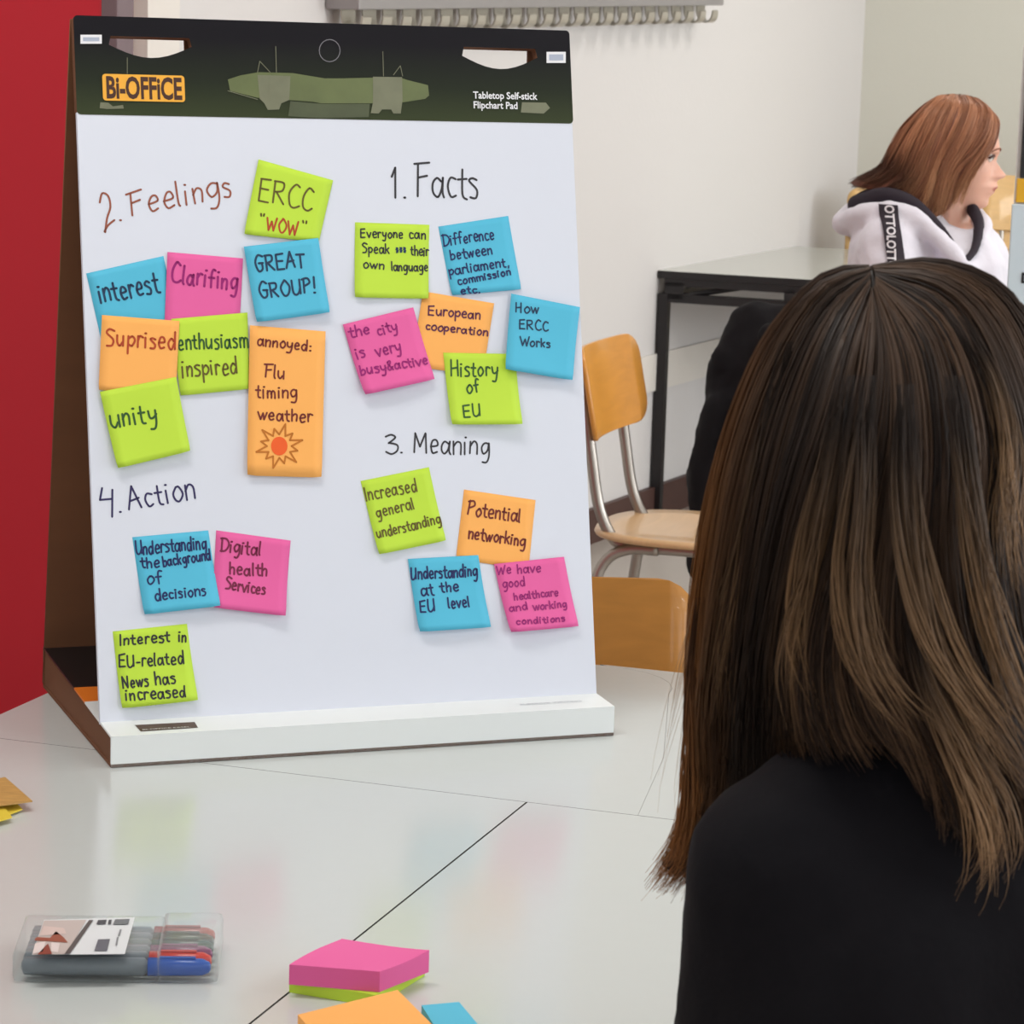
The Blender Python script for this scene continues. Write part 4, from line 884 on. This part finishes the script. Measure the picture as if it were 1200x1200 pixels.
cone_capsule(bm, shR.lerp(elR, .9), elR.lerp(wrR, .7), .034, .03); cone_capsule(bm, shL.lerp(elL, .9), elL.lerp(wrL, .7), .034, .03); cone_capsule(bm, shR, elR, .04, .034); cone_capsule(bm, shL, elL, .04, .034)
cone_capsule(bm, shR, shL, .05, .05); hand_bm(bm, wrR, (.75, -.35, -.25), (0, 0, 1)); hand_bm(bm, wrL, (.6, -.6, -.25), (0, 0, 1), side=-1)
body = from_bm('body', bm, skin_mat('skin_fair', rgb(224, 172, 150), MT), pw, True, True); remesh(body, .0035, 3)
eyes(MT, pw, mat('iris_grey', rgb(80, 84, 84), .2))
M_hood = mat('jacket_white', rgb(219, 215, 225), .85, bump=.15, bscale=60, sheen=.2); M_lin = mat('jacket_lining', rgb(34, 24, 36), .8)
bm = bmesh.new()
cone_capsule(bm, shR, shL, .062, .06); cone_capsule(bm, (.84, 6.02, 1.0), (.84, 6.04, .62), .12, .135); cone_capsule(bm, (.93, 5.96, .93), (.92, 5.97, .60), .12, .13); cone_capsule(bm, (.80, 5.95, .98), (.80, 5.96, .65), .10, .11); cone_capsule(bm, (.97, 6.05, .96), (.97, 6.05, .62), .10, .12)
cone_capsule(bm, NB_ + Vector((-.04, 0, -.01)), shR + Vector((.0, 0, .01)), .062, .058); cone_capsule(bm, NB_ + Vector((0, .02, -.03)), shL, .055, .055)
cone_capsule(bm, shR, elR, .066, .052); cone_capsule(bm, elR, wrR.lerp(elR, .12), .052, .036); cone_capsule(bm, shL, elL, .062, .05); cone_capsule(bm, elL, wrL.lerp(elL, .12), .05, .036)
def chain(bm, pts, r0, r1):
    P = smooth_path(pts, 4)
    for i in range(len(P) - 1): cone_capsule(bm, P[i], P[i + 1], r0 + (r1 - r0) * i / len(P), r0 + (r1 - r0) * (i + 1) / len(P), 10)
chain(bm, [wp(992, 262, 6.02), wp(1008, 252, 5.94), wp(1040, 246, 5.90), wp(1072, 256, 5.87), wp(1096, 276, 5.86), wp(1120, 300, 5.85), wp(1132, 318, 5.84)], .026, .018); chain(bm, [wp(988, 262, 6.02), wp(1010, 248, 6.1), wp(1060, 243, 6.13)], .03, .03)
chain(bm, [wp(1138, 315, 5.86), wp(1150, 290, 5.92), wp(1152, 265, 5.98), wp(1145, 250, 6.04)], .020, .022)
jk = from_bm('jacket', bm, M_hood, pw, True, True); remesh(jk, .008, 10, .016, .07)
bm = bmesh.new(); chain(bm, [wp(1004, 240, 5.98), wp(1035, 229, 5.93), wp(1065, 236, 5.90), wp(1088, 254, 5.88), wp(1108, 276, 5.865), wp(1124, 300, 5.85)], .022, .007); chain(bm, [wp(1004, 240, 5.98), wp(1030, 229, 6.06), wp(1070, 235, 6.1)], .022, .02)
chain(bm, [wp(1132, 306, 5.84), wp(1143, 290, 5.87), wp(1147, 262, 5.92), wp(1140, 246, 5.96)], .008, .016)
h = from_bm('hood_lining', bm, M_lin, pw, True, True); remesh(h, .006, 3)
# sleeve tape with white letters, wrapped on to the sleeve
tl = [(1052, 245), (1052, 255), (1053, 275), (1055, 300), (1057, 325)]
def wrap(o, off):
    s = o.modifiers.new('wrap', 'SHRINKWRAP'); s.target = jk; s.wrap_method = 'PROJECT'; s.use_project_y = True; s.use_project_x = False; s.use_project_z = False; s.use_positive_direction = True; s.use_negative_direction = False; s.offset = off; return o
bm = bmesh.new(); P = smooth_path([at_y(x, y, 5.72) for x, y in tl], 6); rows = []
for p in P: rows.append([bm.verts.new(p + Vector(((k / 4 - .5) * .038, 0, 0))) for k in range(5)])
for a, b in zip(rows[:-1], rows[1:]):
    for k in range(4): bm.faces.new((a[k], a[k + 1], b[k + 1], b[k]))
tp = from_bm('sleeve_tape', bm, M_lin, pw, True, True); wrap(tp, .012)
s = 0
me = text_mesh('tape_letters', 'OTTOLOTTO', .026, 'LEFT', 0, bold=.0006, sx=.8)
b_ = bmesh.new(); b_.from_mesh(me); bmesh.ops.subdivide_edges(b_, edges=b_.edges, cuts=1); b_.to_mesh(me); b_.free()
p0_ = at_y(1052, 246, 5.70); me.transform(Matrix.Translation(p0_ + Vector((-.0045, 0, 0))) @ Matrix.Rotation(math.pi / 2 * 1.0, 4, 'Y') @ Matrix.Rotation(math.pi / 2, 4, 'X'))
tx = link('tape_letters', me, mat('tape_white', rgb(220, 215, 220), .6), pw, False, True); wrap(tx, .0145)
# lower body, trousers
bm = bmesh.new(); cone_capsule(bm, (.80, 5.98, .58), (.98, 6.10, .58), .12, .12)
for hp, kn in (((.80, 5.92, .57), (1.16, 5.66, .55)), ((.94, 6.12, .57), (1.32, 5.88, .55))):
    cone_capsule(bm, hp, kn, .085, .062); cone_capsule(bm, kn, (kn[0] - .02, kn[1] + .02, .11), .058, .042)
    cone_capsule(bm, (kn[0] - .03, kn[1] + .03, .05), (kn[0] + .13, kn[1] - .09, .04), .044, .034)
o = from_bm('trousers', bm, mat('denim', rgb(48, 56, 78), .85, bump=.1), pw, True, True); remesh(o, .012, 4)
chair_at((.74, 6.19), (.8, -.6), 'wooden school chair under the red haired person', M_woodD, M_woodD)
gl_ = [[(.052, -.004, .114), (.080, -.028, .086), (.083, -.048, .055), (.075, -.063, .03), (.064, -.072, .01), (.052, -.078, -.008), (.044, -.082, -.022)],
       [(.050, -.002, .116), (.072, -.036, .092), (.072, -.062, .055), (.058, -.076, .015), (.034, -.086, -.02), (.014, -.086, -.06), (.002, -.084, -.11)],
       [(.04, 0, .121), (.062, -.045, .10), (.058, -.072, .055), (.036, -.084, .01), (.008, -.089, -.03), (-.004, -.089, -.08), (-.012, -.088, -.13)],
       [(.02, 0, .125), (.03, -.055, .103), (.02, -.084, .052), (.0, -.090, .005), (-.018, -.092, -.04), (-.024, -.092, -.09), (-.03, -.09, -.138)],
       [(0, 0, .126), (-.005, -.06, .103), (-.02, -.086, .05), (-.035, -.092, 0), (-.045, -.095, -.045), (-.052, -.094, -.085), (-.06, -.088, -.118)],
       [(-.02, 0, .124), (-.045, -.055, .10), (-.065, -.08, .045), (-.08, -.084, -.01), (-.09, -.084, -.05), (-.11, -.082, -.08), (-.14, -.075, -.098)],
       [(-.04, 0, .12), (-.075, -.035, .095), (-.105, -.052, .04), (-.125, -.056, -.01), (-.14, -.055, -.045), (-.17, -.055, -.07), (-.205, -.05, -.088)],
       [(-.045, 0, .118), (-.085, .0, .09), (-.122, .0, .04), (-.142, 0, -.012), (-.155, 0, -.045), (-.185, 0, -.065), (-.22, 0, -.085)]]
gm = [[(x, -y, z) for x, y, z in g] for g in gl_]
allg = gl_ + gm[::-1][1:]
WG = [[MT @ Vector((p[0] - (.006 if k == 0 else 0), p[1], p[2] + (.003 if k == 0 else 0))) for k, p in enumerate(g)] for g in allg]
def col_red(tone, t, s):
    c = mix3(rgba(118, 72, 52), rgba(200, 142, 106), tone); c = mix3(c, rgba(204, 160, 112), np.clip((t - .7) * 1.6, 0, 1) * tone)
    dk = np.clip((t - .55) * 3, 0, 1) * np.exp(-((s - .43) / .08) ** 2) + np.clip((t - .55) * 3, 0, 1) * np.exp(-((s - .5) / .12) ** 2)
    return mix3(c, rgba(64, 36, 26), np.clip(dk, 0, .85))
MH = hair_mat('hair_strands', .42)
hs = hair_sheet('hair_base', WG, mat('hair_under_red', rgb(112, 62, 42), .6, var=.3, vscale=60), pw, HC, .008)
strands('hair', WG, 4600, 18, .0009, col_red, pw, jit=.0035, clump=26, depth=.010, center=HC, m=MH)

# --- person with long brown hair in the foreground, seen from behind
YG = 1.55; SG = F_PX / YG
HG = Vector((at_y(1065, 588, YG).x, YG, at_y(1065, 588, YG).z)); print('girl head', HG)
def gp(px, py, dy): return at_y(px, py, YG + dy)
MG = Matrix.Translation(HG + Vector((0, .0, -.01))) @ Matrix.Rotation(math.radians(105), 4, 'Z') @ Matrix.Scale(.92, 4)
pg = empty('person', (HG.x, YG - .05, 0)); tag(pg, 'person with long straight brown hair and a black top, seen from behind in the foreground', 'person')
bm = bmesh.new(); head_bm(bm, MG)
cone_capsule(bm, (.245, 1.515, 1.0), (.232, 1.545, 1.10), .058, .05)
lS, rS = Vector((.155, 1.445, .985)), Vector((.405, 1.60, .965)); lE, rE = Vector((.150, 1.545, .80)), Vector((.45, 1.72, .80)); lW, rW = Vector((.19, 1.72, .785)), Vector((.34, 1.80, .785))
cone_capsule(bm, lS, lE, .038, .034); cone_capsule(bm, rS, rE, .038, .034); cone_capsule(bm, lS, rS, .05, .05)
cone_capsule(bm, lE, lW, .032, .024); cone_capsule(bm, rE, rW, .032, .024); hand_bm(bm, lW, (.6, .5, -.02), (0, 0, 1)); hand_bm(bm, rW, (-.7, .4, -.02), (0, 0, 1), side=-1)
cone_capsule(bm, (.26, 1.5, 1.0), (.27, 1.5, .8), .06, .09)
body = from_bm('body', bm, skin_mat('skin_light', rgb(214, 166, 142), MG), pg, True, True); remesh(body, .0035, 3)
eyes(MG, pg, MATS['iris_grey'])
M_top = mat('black_top', rgb(11, 9, 15), .85, bump=.25, bscale=25, spec=.2)
bm = bmesh.new()
cc = cone_capsule
cc(bm, (.245, 1.505, 1.012), (.24, 1.52, 1.045), .060, .050)
cc(bm, (.225, 1.49, 1.005), lS + Vector((.005, 0, .0)), .070, .060); cc(bm, (.255, 1.51, 1.0), rS, .066, .058)
cc(bm, (.20, 1.46, .93), (.21, 1.46, .62), .095, .11); cc(bm, (.33, 1.53, .93), (.32, 1.52, .62), .10, .11); cc(bm, (.26, 1.49, .96), (.26, 1.47, .55), .10, .12)
cc(bm, lS, (.154, 1.475, .83), .058, .054); cc(bm, (.154, 1.475, .83), lE, .054, .046); cc(bm, lE, lW, .046, .030); cc(bm, rS, rE, .056, .046); cc(bm, rE, rW, .046, .030)
o = from_bm('black_top', bm, M_top, pg, True, True); remesh(o, .008, 8, .012, .08)
bm = bmesh.new(); cc(bm, (.19, 1.42, .56), (.33, 1.50, .56), .105, .105)
for hp, kn in (((.20, 1.44, .545), (.02, 1.82, .54)), ((.33, 1.52, .545), (.17, 1.90, .54))):
    cc(bm, hp, kn, .082, .06); cc(bm, kn, (kn[0] + .01, kn[1] - .02, .11), .056, .042); cc(bm, (kn[0] + .02, kn[1] - .04, .05), (kn[0] - .05, kn[1] + .10, .04), .044, .034)
o = from_bm('trousers', bm, MATS['denim'], pg, True, True); remesh(o, .012, 4)
chair_at((.335, 1.27), (-.42, .9), 'wooden school chair under the brown haired person in the foreground', M_woodA, M_woodB)
GG = [[(1018, 318, .05), (960, 348, .06), (908, 405, .06), (885, 500, .06), (860, 620, .06), (845, 750, .07), (838, 880, .08), (815, 970, .07), (785, 1030, .06)],
      [(1019, 312, .02), (965, 320, .02), (905, 385, .02), (866, 480, .02), (840, 590, .02), (818, 700, .03), (808, 810, .05), (812, 900, .06), (798, 985, .06), (764, 1036, .05)],
      [(1020, 314, -.02), (960, 334, -.03), (908, 410, -.04), (872, 520, -.05), (848, 640, -.045), (828, 760, -.01), (822, 850, .03), (828, 930, .045), (808, 1000, .05), (780, 1048, .05)],
      [(1020, 320, -.04), (975, 360, -.07), (935, 455, -.09), (905, 580, -.095), (882, 700, -.075), (868, 800, -.04), (862, 890, .0), (858, 960, .03), (850, 1010, .03)],
      [(1020, 330, -.05), (990, 390, -.09), (960, 490, -.115), (930, 590, -.115), (908, 690, -.10), (892, 790, -.065), (888, 870, -.03), (890, 950, .0)],
      [(1021, 338, -.055), (1008, 400, -.095), (990, 500, -.12), (962, 600, -.125), (935, 690, -.12), (920, 770, -.10), (918, 850, -.08), (925, 920, -.06)],
      [(1022, 340, -.06), (1024, 420, -.10), (1010, 520, -.125), (988, 620, -.13), (965, 710, -.13), (952, 780, -.125), (955, 840, -.12), (975, 885, -.115)],
      [(1024, 338, -.06), (1044, 420, -.10), (1040, 530, -.13), (1020, 640, -.135), (1005, 730, -.14), (1015, 800, -.14), (1050, 860, -.14), (1095, 900, -.14)],
      [(1026, 334, -.06), (1065, 420, -.10), (1075, 540, -.13), (1065, 650, -.135), (1065, 750, -.14), (1090, 840, -.145), (1135, 910, -.145), (1158, 985, -.145), (1138, 1050, -.145)],
      [(1026, 326, -.05), (1092, 395, -.09), (1118, 520, -.125), (1116, 640, -.13), (1125, 750, -.135), (1160, 850, -.14), (1200, 930, -.14), (1220, 1010, -.14)],
      [(1025, 318, -.035), (1118, 352, -.06), (1175, 480, -.09), (1188, 620, -.105), (1198, 750, -.11), (1225, 860, -.11), (1255, 960, -.11), (1262, 1050, -.11)],
      [(1022, 312, -.01), (1105, 303, -.01), (1188, 345, -.02), (1240, 470, -.03), (1262, 620, -.04), (1272, 760, -.05), (1285, 900, -.06), (1292, 1040, -.06)],
      [(1019, 312, .04), (1110, 312, .04), (1205, 365, .04), (1255, 480, .04), (1270, 640, .04), (1285, 800, .04), (1290, 950, .04)]]
LW = (14, 14, 12, 7, 3) + (0,) * 8      # the left curtain bulges outward halfway down
GG = [[(x - LW[i] * .75 * math.exp(-((y - 570) / 150) ** 2), y, d) for x, y, d in g] for i, g in enumerate(GG)]
WGG = [[gp(*p) for p in g] for g in GG]
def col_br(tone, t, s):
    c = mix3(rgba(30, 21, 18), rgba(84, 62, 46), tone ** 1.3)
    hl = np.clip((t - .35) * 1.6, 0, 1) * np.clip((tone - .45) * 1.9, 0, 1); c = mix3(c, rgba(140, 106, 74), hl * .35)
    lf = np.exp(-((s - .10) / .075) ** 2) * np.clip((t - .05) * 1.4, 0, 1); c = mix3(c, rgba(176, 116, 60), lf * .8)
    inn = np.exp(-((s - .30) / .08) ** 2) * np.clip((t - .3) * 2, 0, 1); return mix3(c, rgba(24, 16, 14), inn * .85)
MH2 = hair_mat('long_hair_strands', .5)
hair_sheet('hair_base', WGG, mat('hair_under_brown', rgb(34, 24, 20), .6), pg, HG + Vector((0, 0, -.02)), .014)
WT = [1, 1.2, 1.2, 1, 1, 1, 1, 1.1, 1.1, 1, 1, .6]
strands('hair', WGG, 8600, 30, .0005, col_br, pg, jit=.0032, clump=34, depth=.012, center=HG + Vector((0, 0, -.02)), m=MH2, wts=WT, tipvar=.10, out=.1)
bm = bmesh.new(); ellipsoid(bm, gp(1021, 336, .0), (.02, .055, .008)); from_bm('hair_crown', bm, MATS['hair_under_brown'], pg, True, True)
# lighter locks lying on the back of the hair
LK = [([(990, 440, -.112), (972, 540, -.126), (945, 640, -.128), (926, 720, -.122), (924, 790, -.118), (940, 855, -.118)], 110, .5), ([(1015, 440, -.118), (1008, 560, -.136), (1000, 680, -.141), (1022, 780, -.146), (1090, 865, -.15)], 120, .0), ([(1062, 450, -.118), (1066, 580, -.138), (1082, 690, -.143), (1110, 780, -.147), (1160, 860, -.15), (1215, 950, -.15)], 140, .2),
      ([(1118, 440, -.108), (1132, 560, -.13), (1148, 660, -.136), (1172, 760, -.14), (1205, 840, -.14), (1240, 900, -.14)], 150, .35), ([(1068, 700, -.14), (1090, 800, -.147), (1130, 880, -.15), (1158, 945, -.152), (1160, 1010, -.152), (1134, 1052, -.15)], 130, .6), ([(918, 400, -.055), (888, 520, -.065), (862, 640, -.055), (842, 750, -.02), (838, 860, .0)], 110, .2), ([(1120, 370, -.068), (1160, 450, -.085), (1180, 530, -.10), (1182, 610, -.115), (1200, 700, -.115)], 110, .5)]
for g, n_, br in LK:
    a_ = [gp(x - 12, y, d - .007) for x, y, d in g]; b_ = [gp(x + 12, y, d - .007) for x, y, d in g]
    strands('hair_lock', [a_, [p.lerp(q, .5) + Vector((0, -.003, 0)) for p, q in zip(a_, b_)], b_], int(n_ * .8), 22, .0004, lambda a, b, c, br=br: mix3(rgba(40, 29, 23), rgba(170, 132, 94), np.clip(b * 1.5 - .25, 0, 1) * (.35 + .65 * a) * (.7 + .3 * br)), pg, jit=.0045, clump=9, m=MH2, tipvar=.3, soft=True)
g = [(830, 700, .0), (822, 800, .02), (822, 880, .035), (822, 950, .04), (808, 1000, .04), (778, 1034, .04)]
a_ = [gp(x - 14, y, d) for x, y, d in g]; b_ = [gp(x + 16, y + (14 if y > 990 else 0), d + .01) for x, y, d in g]
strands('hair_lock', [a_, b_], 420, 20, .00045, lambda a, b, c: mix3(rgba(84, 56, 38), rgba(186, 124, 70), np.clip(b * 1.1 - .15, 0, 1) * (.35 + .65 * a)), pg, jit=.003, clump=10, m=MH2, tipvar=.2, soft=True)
# a few loose wisps left of the head
wl = [[(900, 420, .0), (860, 560, .0), (825, 700, .02), (800, 800, .04), (782, 870, .05), (768, 930, .05), (762, 985, .05)], [(905, 400, .0), (868, 520, .0), (835, 660, .02), (812, 780, .04), (800, 860, .05), (788, 920, .05), (790, 975, .05)]]
strands('hair_wisps', [[gp(*p) for p in g] for g in wl], 26, 20, .00022, lambda a, b, c: np.ones(a.shape + (4,)) * rgba(190, 160, 126), pg, jit=.003, clump=1, m=MH2, tipvar=.3)
